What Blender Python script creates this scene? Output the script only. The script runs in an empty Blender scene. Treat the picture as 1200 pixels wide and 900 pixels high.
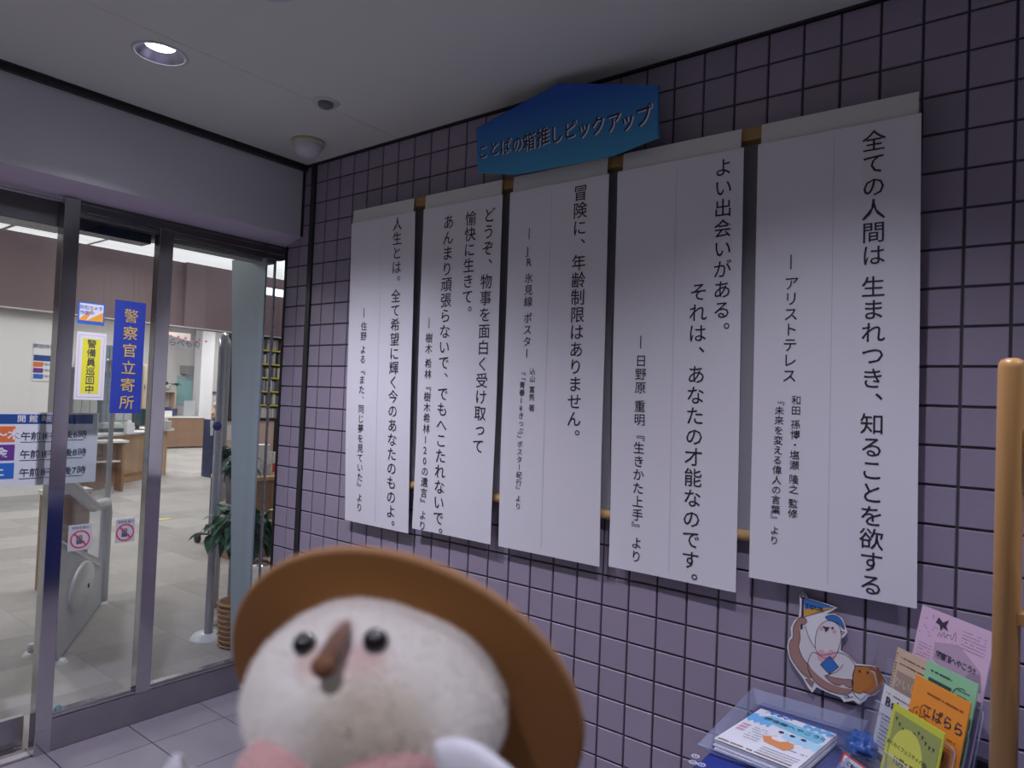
import bpy, bmesh, math, random
from mathutils import Vector, Matrix, noise
random.seed(7)
C = bpy.context.scene.collection
PI = math.pi
# ------------------------------------------------------------------ camera
F_PX = 814.555
CAM = Vector((0.98561, -2.05165, 1.44237))
RX = Vector((0.78796018, 0.61439794, 0.04042191))      # camera right
RY = Vector((0.01612882, 0.04503071, -0.99885539))     # camera down
RZ = Vector((-0.61551493, 0.78771023, 0.02557289))     # camera forward
cd = bpy.data.cameras.new('camera')
cam = bpy.data.objects.new('camera', cd); C.objects.link(cam)
cd.sensor_width = 36; cd.lens = 36*F_PX/1200; cd.clip_start = 0.02; cd.clip_end = 100
cd.dof.use_dof = True; cd.dof.focus_distance = 2.9; cd.dof.aperture_fstop = 7.0
up, bk = -RY, -RZ
cam.matrix_world = Matrix(((RX.x, up.x, bk.x, CAM.x), (RX.y, up.y, bk.y, CAM.y), (RX.z, up.z, bk.z, CAM.z), (0, 0, 0, 1)))
bpy.context.scene.camera = cam
# ------------------------------------------------------------------ world, exposure
sc = bpy.context.scene
sc.view_settings.view_transform = 'Standard'; sc.view_settings.look = 'None'
sc.view_settings.gamma = 1; sc.view_settings.use_curve_mapping = False
sc.view_settings.exposure = 0.0
w = bpy.data.worlds.new('world'); sc.world = w; w.use_nodes = True
w.node_tree.nodes['Background'].inputs[0].default_value = (0.80, 0.80, 0.82, 1)
w.node_tree.nodes['Background'].inputs[1].default_value = 0.10
# ------------------------------------------------------------------ lights
P_SPOT, P_ROOM, P_FAR = 128.0, 30.0, 72.0
COOL = (0.83, 0.815, 1.0)
def spot(loc, power, size=122, blend=1.0, col=COOL, rad=0.035, name='downlight_beam'):
    d = bpy.data.lights.new(name, 'SPOT'); d.energy = power; d.color = col
    d.spot_size = math.radians(size); d.spot_blend = blend; d.shadow_soft_size = rad
    o = bpy.data.objects.new(name, d); C.objects.link(o); o.location = loc; return o
def area(loc, rot, sx, sy, power, col=(1, 0.98, 0.95), name='room_light'):
    d = bpy.data.lights.new(name, 'AREA'); d.energy = power; d.color = col
    d.shape = 'RECTANGLE'; d.size = sx; d.size_y = sy
    o = bpy.data.objects.new(name, d); C.objects.link(o); o.location = loc; o.rotation_euler = rot; return o
DOWN = [(-1.42, -0.98), (-0.75, -1.0), (0.55, -1.0), (1.85, -1.0), (-0.75, -2.7), (0.95, -2.7)]
for k, (x, y) in enumerate(DOWN):
    spot((x, y, 2.57), P_SPOT*(1.0 if k == 0 else 0.5 if k == 1 else 1.0))
ROOMS = [(-4.6, -1.2), (-4.6, 1.4), (-7.2, -0.6), (-7.2, 2.2)]
for x, y in ROOMS: area((x, y, 3.06), (0, 0, 0), 1.2, 0.3, P_ROOM)
for x, y in [(-11, 3.4), (-11, 6.2), (-14.5, 5), (-14.5, 8)]: area((x, y, 3.1), (0, 0, 0), 2.4, 0.6, P_FAR)

# ------------------------------------------------------------------ measuring helper: where a sight line meets a real plane
def ray(px, py): return RX*((px-600)/F_PX) + RY*((py-450)/F_PX) + RZ
def at(px, py, ax, val):
    d = ray(px, py); return CAM + d*((val-CAM[ax])/d[ax])
def at_depth(px, py, dep): return CAM + ray(px, py)*dep
def at_plane(px, py, p0, n):
    d = ray(px, py); return CAM + d*((p0-CAM).dot(n)/d.dot(n))
def proj(p):
    q = Vector(p)-CAM; z = q.dot(RZ)
    return (600+F_PX*q.dot(RX)/z, 450+F_PX*q.dot(RY)/z, z)
def r2z(r): return (25.75-r)*0.1

# ------------------------------------------------------------------ materials
MATS = {}
def mat(name, col, rough=0.5, metal=0.0, bump=0, bscale=40, var=0.0, vscale=8, emit=0, ecol=None, spec=0.5, coat=0, sheen=0, trans=0, alpha=1):
    if name in MATS: return MATS[name]
    m = bpy.data.materials.new(name); m.use_nodes = True; MATS[name] = m
    nt = m.node_tree; b = nt.nodes['Principled BSDF']
    b.inputs['Base Color'].default_value = (*col, 1); b.inputs['Roughness'].default_value = rough
    b.inputs['Metallic'].default_value = metal; b.inputs['Specular IOR Level'].default_value = spec
    b.inputs['Coat Weight'].default_value = coat; b.inputs['Sheen Weight'].default_value = sheen
    if alpha < 1: b.inputs['Alpha'].default_value = alpha
    if emit: b.inputs['Emission Color'].default_value = (*(ecol or col), 1); b.inputs['Emission Strength'].default_value = emit
    geo = nt.nodes.new('ShaderNodeNewGeometry')
    if var:
        n = nt.nodes.new('ShaderNodeTexNoise'); n.inputs['Scale'].default_value = vscale; n.inputs['Detail'].default_value = 4
        nt.links.new(geo.outputs['Position'], n.inputs['Vector'])
        mx = nt.nodes.new('ShaderNodeMix'); mx.data_type = 'RGBA'
        mx.inputs[6].default_value = (*[c*(1-var) for c in col], 1); mx.inputs[7].default_value = (*[min(1, c*(1+var)) for c in col], 1)
        nt.links.new(n.outputs['Fac'], mx.inputs[0]); nt.links.new(mx.outputs[2], b.inputs['Base Color'])
    if bump:
        n = nt.nodes.new('ShaderNodeTexNoise'); n.inputs['Scale'].default_value = bscale; n.inputs['Detail'].default_value = 5
        nt.links.new(geo.outputs['Position'], n.inputs['Vector'])
        bp = nt.nodes.new('ShaderNodeBump'); bp.inputs['Strength'].default_value = bump; bp.inputs['Distance'].default_value = 0.004
        nt.links.new(n.outputs['Fac'], bp.inputs['Height']); nt.links.new(bp.outputs['Normal'], b.inputs['Normal'])
    return m
def mat_piece(name, col, var, rough, cell=None, bump=0.15, bscale=60, hue=None, metal=0):
    """colour that differs from piece to piece: object random for single pieces, cell noise (real cell size) for joined fields"""
    m = mat(name, col, rough, metal, bump=bump, bscale=bscale)
    nt = m.node_tree; b = nt.nodes['Principled BSDF']
    if cell:
        geo = nt.nodes.new('ShaderNodeNewGeometry'); sn = nt.nodes.new('ShaderNodeVectorMath'); sn.operation = 'SNAP'
        sn.inputs[1].default_value = (cell, cell, cell); wn = nt.nodes.new('ShaderNodeTexWhiteNoise')
        ad = nt.nodes.new('ShaderNodeVectorMath'); ad.operation = 'ADD'; ad.inputs[1].default_value = (0.0003, 0.05, 0.0253)
        nt.links.new(geo.outputs['Position'], ad.inputs[0]); nt.links.new(ad.outputs[0], sn.inputs[0]); nt.links.new(sn.outputs[0], wn.inputs['Vector']); src = wn.outputs['Value']
    else:
        oi = nt.nodes.new('ShaderNodeObjectInfo'); src = oi.outputs['Random']
    n = nt.nodes.new('ShaderNodeTexNoise'); n.inputs['Scale'].default_value = 9; n.inputs['Detail'].default_value = 3
    g2 = nt.nodes.new('ShaderNodeNewGeometry'); nt.links.new(g2.outputs['Position'], n.inputs['Vector'])
    av = nt.nodes.new('ShaderNodeMath'); av.operation = 'MULTIPLY_ADD'; av.inputs[1].default_value = 0.55
    m2 = nt.nodes.new('ShaderNodeMath'); m2.operation = 'MULTIPLY'; m2.inputs[1].default_value = 0.45
    nt.links.new(n.outputs['Fac'], m2.inputs[0]); nt.links.new(src, av.inputs[0]); nt.links.new(m2.outputs[0], av.inputs[2])
    mx = nt.nodes.new('ShaderNodeMix'); mx.data_type = 'RGBA'
    c2 = hue or col
    mx.inputs[6].default_value = (*[c*(1-var) for c in col], 1); mx.inputs[7].default_value = (*[min(1, c*(1+var)) for c in c2], 1)
    nt.links.new(av.outputs[0], mx.inputs[0]); nt.links.new(mx.outputs[2], b.inputs['Base Color'])
    return m
def mat_wood(name, c1, c2, scale=12, rough=0.45, axis=2, stretch=14):
    m = mat(name, c1, rough); nt = m.node_tree; b = nt.nodes['Principled BSDF']
    g = nt.nodes.new('ShaderNodeNewGeometry'); mp = nt.nodes.new('ShaderNodeMapping')
    s = [stretch]*3; s[axis] = 1; mp.inputs['Scale'].default_value = s
    n = nt.nodes.new('ShaderNodeTexNoise'); n.inputs['Scale'].default_value = scale/6; n.inputs['Detail'].default_value = 6; n.inputs['Distortion'].default_value = 0.6
    mx = nt.nodes.new('ShaderNodeMix'); mx.data_type = 'RGBA'; mx.inputs[6].default_value = (*c1, 1); mx.inputs[7].default_value = (*c2, 1)
    nt.links.new(g.outputs['Position'], mp.inputs[0]); nt.links.new(mp.outputs[0], n.inputs['Vector']); nt.links.new(n.outputs['Fac'], mx.inputs[0]); nt.links.new(mx.outputs[2], b.inputs['Base Color'])
    return m
def mat_clear(name, tint=(1, 1, 1), gloss=0.08, rough=0.02, haze=0.0, hazecol=(0.8, 0.85, 1), fk=0.9):
    """thin clear sheet: transparent with a Fresnel reflection and a little milky scatter"""
    if name in MATS: return MATS[name]
    m = bpy.data.materials.new(name); m.use_nodes = True; MATS[name] = m; nt = m.node_tree; nt.nodes.clear()
    o = nt.nodes.new('ShaderNodeOutputMaterial'); t = nt.nodes.new('ShaderNodeBsdfTransparent'); t.inputs[0].default_value = (*tint, 1)
    g = nt.nodes.new('ShaderNodeBsdfGlossy'); g.inputs['Roughness'].default_value = rough
    d = nt.nodes.new('ShaderNodeBsdfDiffuse'); d.inputs[0].default_value = (*hazecol, 1)
    fr = nt.nodes.new('ShaderNodeFresnel'); ge = nt.nodes.new('ShaderNodeNewGeometry')
    io = nt.nodes.new('ShaderNodeMath'); io.operation = 'MULTIPLY_ADD'; io.inputs[1].default_value = -0.7603; io.inputs[2].default_value = 1.45
    nt.links.new(ge.outputs['Backfacing'], io.inputs[0]); nt.links.new(io.outputs[0], fr.inputs[0])   # same reflectance on entering and leaving the thin sheet
    mu = nt.nodes.new('ShaderNodeMath'); mu.operation = 'MULTIPLY_ADD'; mu.inputs[1].default_value = fk; mu.inputs[2].default_value = gloss*0.2
    nt.links.new(fr.outputs[0], mu.inputs[0])
    m1 = nt.nodes.new('ShaderNodeMixShader'); m1.inputs[0].default_value = haze
    nt.links.new(t.outputs[0], m1.inputs[1]); nt.links.new(d.outputs[0], m1.inputs[2])
    m2 = nt.nodes.new('ShaderNodeMixShader'); nt.links.new(mu.outputs[0], m2.inputs[0]); nt.links.new(m1.outputs[0], m2.inputs[1]); nt.links.new(g.outputs[0], m2.inputs[2])
    nt.links.new(m2.outputs[0], o.inputs[0]); return m
M = dict(
 grout=mat('grout', (0.075, 0.065, 0.08), 0.9, bump=0.3, bscale=200),
 tile=mat_piece('wall_tile_glaze', (0.325, 0.285, 0.365), 0.11, 0.42, hue=(0.335, 0.28, 0.36), bump=0.12, bscale=90),
 tilef=mat_piece('wall_tile_glaze_field', (0.325, 0.285, 0.365), 0.11, 0.42, cell=0.1, hue=(0.335, 0.28, 0.36), bump=0.12, bscale=90),
 ceil=mat('ceiling_paint', (0.70, 0.72, 0.65), 0.85, bump=0.05, bscale=120, var=0.03, vscale=2),
 fascia=mat('fascia_paint', (0.66, 0.66, 0.68), 0.55, var=0.03, vscale=1.5),
 soffit=mat('soffit_bounce_purple', (0.62, 0.55, 0.66), 0.5),  # purple bounce light put into the soffit's colour; same paint as the fascia
 black=mat('black_rubber', (0.02, 0.018, 0.022), 0.5),
 darktrim=mat('dark_trim', (0.03, 0.027, 0.03), 0.35, metal=0.3),
 steel=mat('brushed_steel', (0.55, 0.54, 0.56), 0.12, metal=1.0, var=0.05, vscale=30),
 steelr=mat('worn_steel', (0.42, 0.40, 0.43), 0.3, metal=1.0, var=0.18, vscale=7, bump=0.1, bscale=25),
 steeld=mat('dark_steel', (0.16, 0.155, 0.16), 0.35, metal=0.8),
 paver=mat_piece('granite_paver', (0.215, 0.195, 0.225), 0.12, 0.6, bump=0.25, bscale=220),
 carpet=mat_piece('carpet_tile_pile', (0.37, 0.345, 0.34), 0.24, 0.95, bump=0.6, bscale=400, hue=(0.40, 0.375, 0.36)),
 carpet2=mat_piece('carpet_field_pile', (0.40, 0.375, 0.36), 0.16, 0.95, cell=0.5, bump=0.6, bscale=400),
 white=mat('white_wall_paint', (0.74, 0.72, 0.72), 0.8, var=0.02, vscale=2),
 greyw=mat('grey_wall_paint', (0.55, 0.54, 0.54), 0.8, var=0.03, vscale=2),
 mauve=mat('mauve_bulkhead_paint', (0.155, 0.105, 0.115), 0.55, var=0.05, vscale=2),
 paper=mat('banner_paper', (0.80, 0.78, 0.82), 0.75, bump=0.03, bscale=30),
 paper2=mat('backing_paper', (0.74, 0.73, 0.70), 0.8),  # yellower cast of an upward-tilted strip put into the paper colour
 ink=mat('black_ink', (0.02, 0.02, 0.035), 0.6),
 rail=mat_wood('varnished_rail_wood', (0.50, 0.30, 0.11), (0.62, 0.40, 0.17), axis=0),
 board=mat('grey_board_felt', (0.34, 0.34, 0.36), 0.9, bump=0.3, bscale=300),
 pole=mat_wood('varnished_pole_wood', (0.50, 0.26, 0.085), (0.60, 0.34, 0.13), axis=2, rough=0.35),
 wood=mat_wood('light_desk_wood', (0.46, 0.27, 0.13), (0.58, 0.37, 0.20), axis=1, scale=9),
 wood2=mat_wood('brown_desk_wood', (0.25, 0.14, 0.08), (0.34, 0.20, 0.12), axis=1, scale=9),
 top=mat('white_laminate', (0.78, 0.76, 0.74), 0.4),
 tube=mat('white_enamel', (0.70, 0.71, 0.74), 0.3),
 tubeg=mat('grey_enamel_tube', (0.50, 0.52, 0.60), 0.25, metal=0.3),
 bluegrey=mat('blue_grey_paint', (0.36, 0.43, 0.50), 0.5, var=0.03, vscale=3),
 leaf=mat('leaf_green', (0.035, 0.13, 0.055), 0.35, var=0.4, vscale=25),
 stem=mat('stem_brown', (0.20, 0.15, 0.09), 0.8),
 pot=mat('grey_pot_glaze', (0.42, 0.41, 0.38), 0.5),
 wicker=mat('wicker', (0.42, 0.24, 0.12), 0.7, bump=0.5, bscale=120),
 teal=mat('dark_teal_plastic', (0.05, 0.09, 0.10), 0.3),
 navy=mat('navy_plastic', (0.03, 0.05, 0.14), 0.4),
 cyan=mat('pale_cyan_screen', (0.35, 0.66, 0.68), 0.6),
 glass=mat_clear('door_glass', (0.93, 0.95, 0.95), 0.05, 0.01),
 acryl=mat_clear('clear_acrylic', (0.93, 0.94, 0.97), 0.1, 0.04, haze=0.05, hazecol=(0.75, 0.78, 0.9), fk=0.3),
 acryl2=mat_clear('milky_acrylic', (0.88, 0.9, 0.94), 0.1, 0.15, haze=0.42, hazecol=(0.70, 0.72, 0.76)),
 acryl3=mat_clear('bluish_acrylic', (0.90, 0.92, 0.97), 0.1, 0.08, haze=0.22, hazecol=(0.62, 0.68, 0.88), fk=0.5),
 lamp=mat('lamp_glow', (1, 1, 1), 0.5, emit=14, ecol=(0.90, 0.93, 1.0)),
 softglow=mat('soft_glow', (1, 1, 1), 0.5, emit=0.80, ecol=(0.95, 0.97, 1.0)),  # faint glow, also stands in for the lit hall ceiling
 chrome=mat('reflector_aluminium', (0.62, 0.60, 0.72), 0.28, metal=1.0),
 bluecloth=mat('blue_table_cloth', (0.012, 0.03, 0.22), 0.8, bump=0.3, bscale=200),
)
def flat(name, col, rough=0.65): return mat(name, col, rough)

# ------------------------------------------------------------------ object helpers
ORG = {}
def place(o, parent, props):
    C.objects.link(o)
    if parent is not None: o.parent = parent
    for k, v in props.items():
        if v is not None: o[k] = v
def org(p): return ORG.get(p.name, Vector((0, 0, 0))) if p is not None else Vector((0, 0, 0))
def thing(name, label, cat, loc, group=None):
    o = bpy.data.objects.new(name, None); o.empty_display_size = 0.1
    place(o, None, dict(label=label, category=cat, group=group)); o.location = loc; ORG[o.name] = Vector(loc); return o
def addmesh(name, V, Fc, m, parent=None, smooth=False, local=False, **props):
    """world-space vertices; shifted to the parent thing's (unrotated) origin"""
    off = Vector((0, 0, 0)) if local else org(parent)
    if parent is None and not local and props.get('category'):       # single-mesh thing: origin at its own base
        xs = [v[0] for v in V]; ys = [v[1] for v in V]; zs = [v[2] for v in V]
        off = Vector(((min(xs)+max(xs))/2, (min(ys)+max(ys))/2, min(zs)))
    me = bpy.data.meshes.new(name)
    me.from_pydata([(v[0]-off.x, v[1]-off.y, v[2]-off.z) for v in V], [], Fc)
    if smooth: me.polygons.foreach_set('use_smooth', [True]*len(me.polygons))
    ms = m if isinstance(m, (list, tuple)) else [m]
    for q in ms: me.materials.append(q)
    me.validate(); me.update()
    o = bpy.data.objects.new(name, me); place(o, parent, props)
    if parent is None and not local: o.location = off
    ORG[o.name] = off if parent is None else org(parent)
    return o
class MB:
    def __init__(s): s.v = []; s.f = []
    def add(s, V, Fc):
        n = len(s.v); s.v += [Vector(v) for v in V]; s.f += [tuple(i+n for i in f) for f in Fc]; return s
    def box(s, lo, hi, b=0.0):
        x0, y0, z0 = [min(a, c) for a, c in zip(lo, hi)]; x1, y1, z1 = [max(a, c) for a, c in zip(lo, hi)]
        if b <= 0:
            V = [(x0,y0,z0),(x1,y0,z0),(x1,y1,z0),(x0,y1,z0),(x0,y0,z1),(x1,y0,z1),(x1,y1,z1),(x0,y1,z1)]
            return s.add(V, [(0,3,2,1),(4,5,6,7),(0,1,5,4),(1,2,6,5),(2,3,7,6),(3,0,4,7)])
        bm = bmesh.new(); r = bmesh.ops.create_cube(bm, size=1)
        for v in bm.verts: v.co = Vector(((x0+x1)/2+v.co.x*(x1-x0), (y0+y1)/2+v.co.y*(y1-y0), (z0+z1)/2+v.co.z*(z1-z0)))
        bmesh.ops.bevel(bm, geom=bm.edges[:], offset=min(b, 0.45*min(x1-x0, y1-y0, z1-z0)), segments=2, affect='EDGES', profile=0.5)
        bm.verts.index_update(); s.add([v.co.copy() for v in bm.verts], [[v.index for v in f.verts] for f in bm.faces]); bm.free(); return s
    def tube(s, pts, r, n=12, cap=True):
        pts = [Vector(p) for p in pts]; rs = r if isinstance(r, (list, tuple)) else [r]*len(pts); base = len(s.v); prev = None
        for i, p in enumerate(pts):
            t = (pts[min(i+1, len(pts)-1)]-pts[max(i-1, 0)]).normalized()
            if prev is None: a = t.cross(Vector((0, 0, 1))) if abs(t.z) < 0.9 else t.cross(Vector((1, 0, 0)))
            else: a = prev-t*prev.dot(t)
            a.normalize(); prev = a; b = t.cross(a)
            for k in range(n):
                q = 2*PI*k/n; s.v.append(p+(a*math.cos(q)+b*math.sin(q))*rs[i])
        for i in range(len(pts)-1):
            for k in range(n):
                s.f.append((base+i*n+k, base+i*n+(k+1) % n, base+(i+1)*n+(k+1) % n, base+(i+1)*n+k))
        if cap:
            s.f.append(tuple(base+k for k in reversed(range(n)))); s.f.append(tuple(base+(len(pts)-1)*n+k for k in range(n)))
        return s
    def lathe(s, c, prof, n=24, axis=None, cap=False):
        c = Vector(c); ax = (Vector(axis) if axis else Vector((0, 0, 1))).normalized()
        a = ax.cross(Vector((0, 1, 0))) if abs(ax.y) < 0.9 else ax.cross(Vector((1, 0, 0)))
        a.normalize(); b = ax.cross(a); base = len(s.v)
        for r, h in prof:
            for k in range(n):
                q = 2*PI*k/n; s.v.append(c+ax*h+(a*math.cos(q)+b*math.sin(q))*r)
        for i in range(len(prof)-1):
            for k in range(n): s.f.append((base+i*n+k, base+i*n+(k+1) % n, base+(i+1)*n+(k+1) % n, base+(i+1)*n+k))
        if cap:
            s.f.append(tuple(base+k for k in reversed(range(n)))); s.f.append(tuple(base+(len(prof)-1)*n+k for k in range(n)))
        return s
    def ball(s, c, rad, n=20, m=12, fn=None):
        c = Vector(c); rad = (rad,)*3 if isinstance(rad, (int, float)) else rad; base = len(s.v)
        for i in range(m+1):
            th = PI*i/m
            for k in range(n):
                ph = 2*PI*k/n; d = Vector((math.sin(th)*math.cos(ph), math.sin(th)*math.sin(ph), math.cos(th)))
                q = Vector((d.x*rad[0], d.y*rad[1], d.z*rad[2]))
                s.v.append(c+(fn(d, q) if fn else q))
        for i in range(m):
            for k in range(n): s.f.append((base+i*n+k, base+(i+1)*n+k, base+(i+1)*n+(k+1) % n, base+i*n+(k+1) % n))
        return s
    def slab(s, poly, thick, n=None):
        """polygon (ordered 3D points) given thickness along -n"""
        P = [Vector(p) for p in poly]
        if n is None: n = (P[1]-P[0]).cross(P[2]-P[0]).normalized()
        k = len(P); base = len(s.v); s.v += P + [p-n*thick for p in P]
        s.f.append(tuple(base+i for i in range(k))); s.f.append(tuple(base+k+i for i in reversed(range(k))))
        for i in range(k): s.f.append((base+i, base+k+i, base+k+(i+1) % k, base+(i+1) % k))
        return s
    def build(s, name, m, parent=None, smooth=False, **props): return addmesh(name, s.v, s.f, m, parent, smooth, **props)
def struct(name, mb, m, parent=None, **p):
    if parent is None: p['kind'] = 'structure'
    return mb.build(name, m, parent, **p)

# ------------------------------------------------------------------ lettering (the built-in font carries Japanese glyphs)
GL = {}
_cu = bpy.data.curves.new('glyph', 'FONT'); _cu.resolution_u = 2
_go = bpy.data.objects.new('glyph', _cu); C.objects.link(_go)
def glyph(ch, bold=0.0):
    key = (ch, bold)
    if key not in GL:
        _cu.body = ch; _cu.size = 1; _cu.offset = bold
        dg = bpy.context.evaluated_depsgraph_get(); dg.update()
        me = bpy.data.meshes.new_from_object(_go.evaluated_get(dg))
        GL[key] = ([(v.co.x-0.5, v.co.y-0.38) for v in me.vertices], [tuple(p.vertices) for p in me.polygons], max([v.co.x for v in me.vertices], default=0.4))
        bpy.data.meshes.remove(me)
    return GL[key]
WID = {' ': 0.38, '『': 0.72, '』': 0.72, '「': 0.72, '」': 0.72}
def layout_vertical(text, p0, p1):
    """char centres between the first and the last character's centre; returns (ch, t, pitch)"""
    w_ = [WID.get(c, 1.0) for c in text]; cs = []; a = 0
    for q in w_: cs.append(a+q/2); a += q
    L = cs[-1]-cs[0]
    return [(c, (q-cs[0])/L) for c, q in zip(text, cs)], 1.0/L
def text_mesh(name, chars, S, m, parent, bold=0.0, **props):
    """chars: (ch, u, v, size_u, size_v, rot, dx, dy) mapped onto surface S(u, v)"""
    mb = MB()
    for ch, u, v, su, sv, rot in chars:
        V, Fc, _ = glyph(ch, bold); c_, s_ = math.cos(rot), math.sin(rot)
        mb.add([S(u+(x*c_-y*s_)*su, v+(x*s_+y*c_)*sv) for x, y in V], Fc)
    return mb.build(name, m, parent, **props)
def vline(name, text, S, inv, a, b, m, parent, size=0.95, bold=0.0, squash=1.0, **props):
    """a vertical line of writing whose first and last character centres lie at a and b"""
    (u0, v0), (u1, v1) = inv(*a), inv(*b)
    lay, pt_ = layout_vertical(text, a, b); L = math.hypot(u1-u0, v1-v0); h = L*pt_*size; out = []
    for ch, t in lay:
        if ch == ' ': continue
        u = u0+(u1-u0)*t; v = v0+(v1-v0)*t; rot = 0
        if ch in '、。': u += 0.56*h; v += 0.50*h
        if ch in 'っょッ': u += 0.08*h; v += 0.06*h
        if ch in 'ー―': rot = -PI/2
        if ch in '『「': rot = -PI/2; v += 0.13*h
        if ch in '』」': rot = -PI/2; v -= 0.13*h
        w_ = h*squash
        if ch in '0123456789JR': u += 0.17*h
        if rot: out.append((ch, u, v, h, h, rot))
        else: out.append((ch, u, v, w_, h, 0))
    return text_mesh(name, out, S, m, parent, bold, **props)
def hline(name, text, P0, U, V, size, m, parent, bold=0.0, adv=1.0, center=True, lift=0.0008, **props):
    """horizontal writing on a plane: P0 = centre (or left) of the line, U right, V up"""
    U = U.normalized(); V = V.normalized(); N = U.cross(V)
    ws = []
    for ch in text: ws.append((0.5 if ch == ' ' else (glyph(ch, bold)[2]+0.07) if ord(ch) < 256 else 1.0)*adv)
    tot = sum(ws)*size; x = -tot/2 if center else 0; mb = MB()
    for ch, q in zip(text, ws):
        if ch != ' ':
            Vv, Fc, mxx = glyph(ch, bold); cx = (x+0.5*size) if ord(ch) < 256 else (x+q*size/2)
            mb.add([P0+U*(cx+vx*size)+V*(vy*size)+N*lift for vx, vy in Vv], Fc)
        x += q*size
    return mb.build(name, m, parent, **props)

# ================================================================== STRUCTURE
XE = 3.4
# tile wall -------------------------------------------------------
wall = struct('wall_right', MB().box((-2.10, 0.005, 0), (XE, 0.25, 2.575)), M['grout'])
def tile_mesh(wd, ht):
    g = 0.0033; b = 0.0016; x = wd/2-g; z = ht/2-g; d = 0.007
    V = [(-x,d,-z),(x,d,-z),(x,d,z),(-x,d,z),(-x,b,-z),(x,b,-z),(x,b,z),(-x,b,z),(-x+b,0,-z+b),(x-b,0,-z+b),(x-b,0,z-b),(-x+b,0,z-b)]
    Fc = [(8,9,10,11)]
    for i in range(4):
        j = (i+1) % 4; Fc += [(i, j, 4+j, 4+i), (4+i, 4+j, 8+j, 8+i)]
    return V, Fc
cells = []
xe = [-2.10, -2.0, -1.922]; xs2 = [-1.885]+[round(-1.8+0.1*i, 3) for i in range(int((XE+1.8)/0.1)+1)]
cols = [(xe[i], xe[i+1]) for i in range(2)]+[(xs2[i], xs2[i+1]) for i in range(len(xs2)-1)]
rows = [(0.008, 0.1)]+[(0.1*i, 0.1*(i+1)) for i in range(1, 25)]+[(2.5, 2.575)]
HC = (468, 821); 
def hidden(px, py, x, r):
    if 3.9 < r < 16.2 and -15 < x < 7: return True
    if 3.2 < r <= 3.9 and -15 < x < 7: return True
    if r < 3.0 and -7.2 < x < 0 and r > 1.2: return True
    if (px-468)**2/205**2+(py-840)**2/190**2 < 1: return True
    if px > 1166 and py > 430: return True
    if px > 1060 and py > 745: return True
    if px > 860 and py > 850: return True
    return False
for (x0, x1) in cols:
    for (r0, r1) in rows:
        cx, cr = (x0+x1)/2, (r0+r1)/2; z = 2.575-cr; px, py, d = proj((cx, 0, z))
        vis = -20 < px < 1220 and -20 < py < 920 and not hidden(px, py, cx*10, cr*10)
        cells.append((0 if vis else 1, d, x0, x1, r0, r1))
cells.sort()
cache = {}; field = MB(); nt_ = 0
for vis, d, x0, x1, r0, r1 in cells:
    wd, ht = round(x1-x0, 3), round(r1-r0, 3); c = Vector(((x0+x1)/2, 0, 2.575-(r0+r1)/2))
    if vis == 0 and nt_ < 300:
        if (wd, ht) not in cache:
            V, Fc = tile_mesh(wd, ht); me = bpy.data.meshes.new('wall_tile'); me.from_pydata(V, [], Fc); me.materials.append(M['tile']); cache[(wd, ht)] = me
        o = bpy.data.objects.new('wall_tile', cache[(wd, ht)]); C.objects.link(o); o.parent = wall; o.location = c - org(wall); nt_ += 1
    else:
        V, Fc = tile_mesh(wd, ht); field.add([c+Vector(v) for v in V], Fc)
field.build('tile_field', M['tilef'], wall, kind='stuff')
struct('trim_1', MB().box((-1.922, -0.006, 0), (-1.885, 0.004, 2.575), 0.003), M['black'])
struct('trim_2', MB().box((-2.112, -0.004, 0), (-2.098, 0.25, 2.2)), M['darktrim'])
struct('trim_3', MB().box((-1.98, -0.012, 2.566), (XE, 0.006, 2.576)), M['black'])
# porch ceiling, fascia, soffit ------------------------------------
HX, HY, HR_ = -1.42, -0.98, 0.105
def holed(x0, y0, x1, y1, z0, z1):
    m_ = MB()
    for q in ((x0, y0, x1, HY-HR_), (x0, HY+HR_, x1, y1), (x0, HY-HR_, HX-HR_, HY+HR_), (HX+HR_, HY-HR_, x1, HY+HR_)): m_.box((q[0], q[1], z0), (q[2], q[3], z1))
    return m_
ceil_ = struct('ceiling', holed(-2.2, -5.5, XE, 0.25, 2.575, 2.66), M['ceil'])
for y0, y1 in ((-5.5, -3.6), (-3.6, -1.8), (-1.8, -0.002)):
    for x0, x1 in ((-1.955, -1.29), (-1.29, 1.0), (1.0, XE)):
        if x0 < HX < x1 and y0 < HY < y1:
            cbm = holed(x0+0.001, y0+0.001, x1-0.001, y1-0.001, 2.572, 2.5755); k_ = 48; b_ = len(cbm.v)
            for k in range(k_):
                a_ = 2*PI*(k+0.5)/k_; c_, s_ = math.cos(a_), math.sin(a_); q = HR_/max(abs(c_), abs(s_))
                cbm.v += [Vector((HX+0.080*c_, HY+0.080*s_, 2.572)), Vector((HX+q*c_, HY+q*s_, 2.572))]
            for k in range(k_): j = (k+1) % k_; cbm.f.append((b_+2*k, b_+2*k+1, b_+2*j+1, b_+2*j))
            for sx_ in (-1, 1):
                for sy_ in (-1, 1):
                    cbm.add([(HX+sx_*HR_, HY+sy_*HR_, 2.572), (HX+sx_*HR_*0.86, HY+sy_*HR_, 2.572), (HX+sx_*HR_, HY+sy_*HR_*0.86, 2.572)], [(0, 1, 2)])
            cbm.build('ceiling_board', M['ceil'], ceil_)
        else: MB().box((x0+0.001, y0+0.001, 2.572), (x1-0.001, y1-0.001, 2.5755)).build('ceiling_board', M['ceil'], ceil_)
struct('trim_4', MB().box((-1.981, -5.5, 2.545), (-1.955, -0.0, 2.575), 0.002).box((-1.955, -5.5, 2.563), (-1.949, 0, 2.575)), M['darktrim'])
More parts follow.
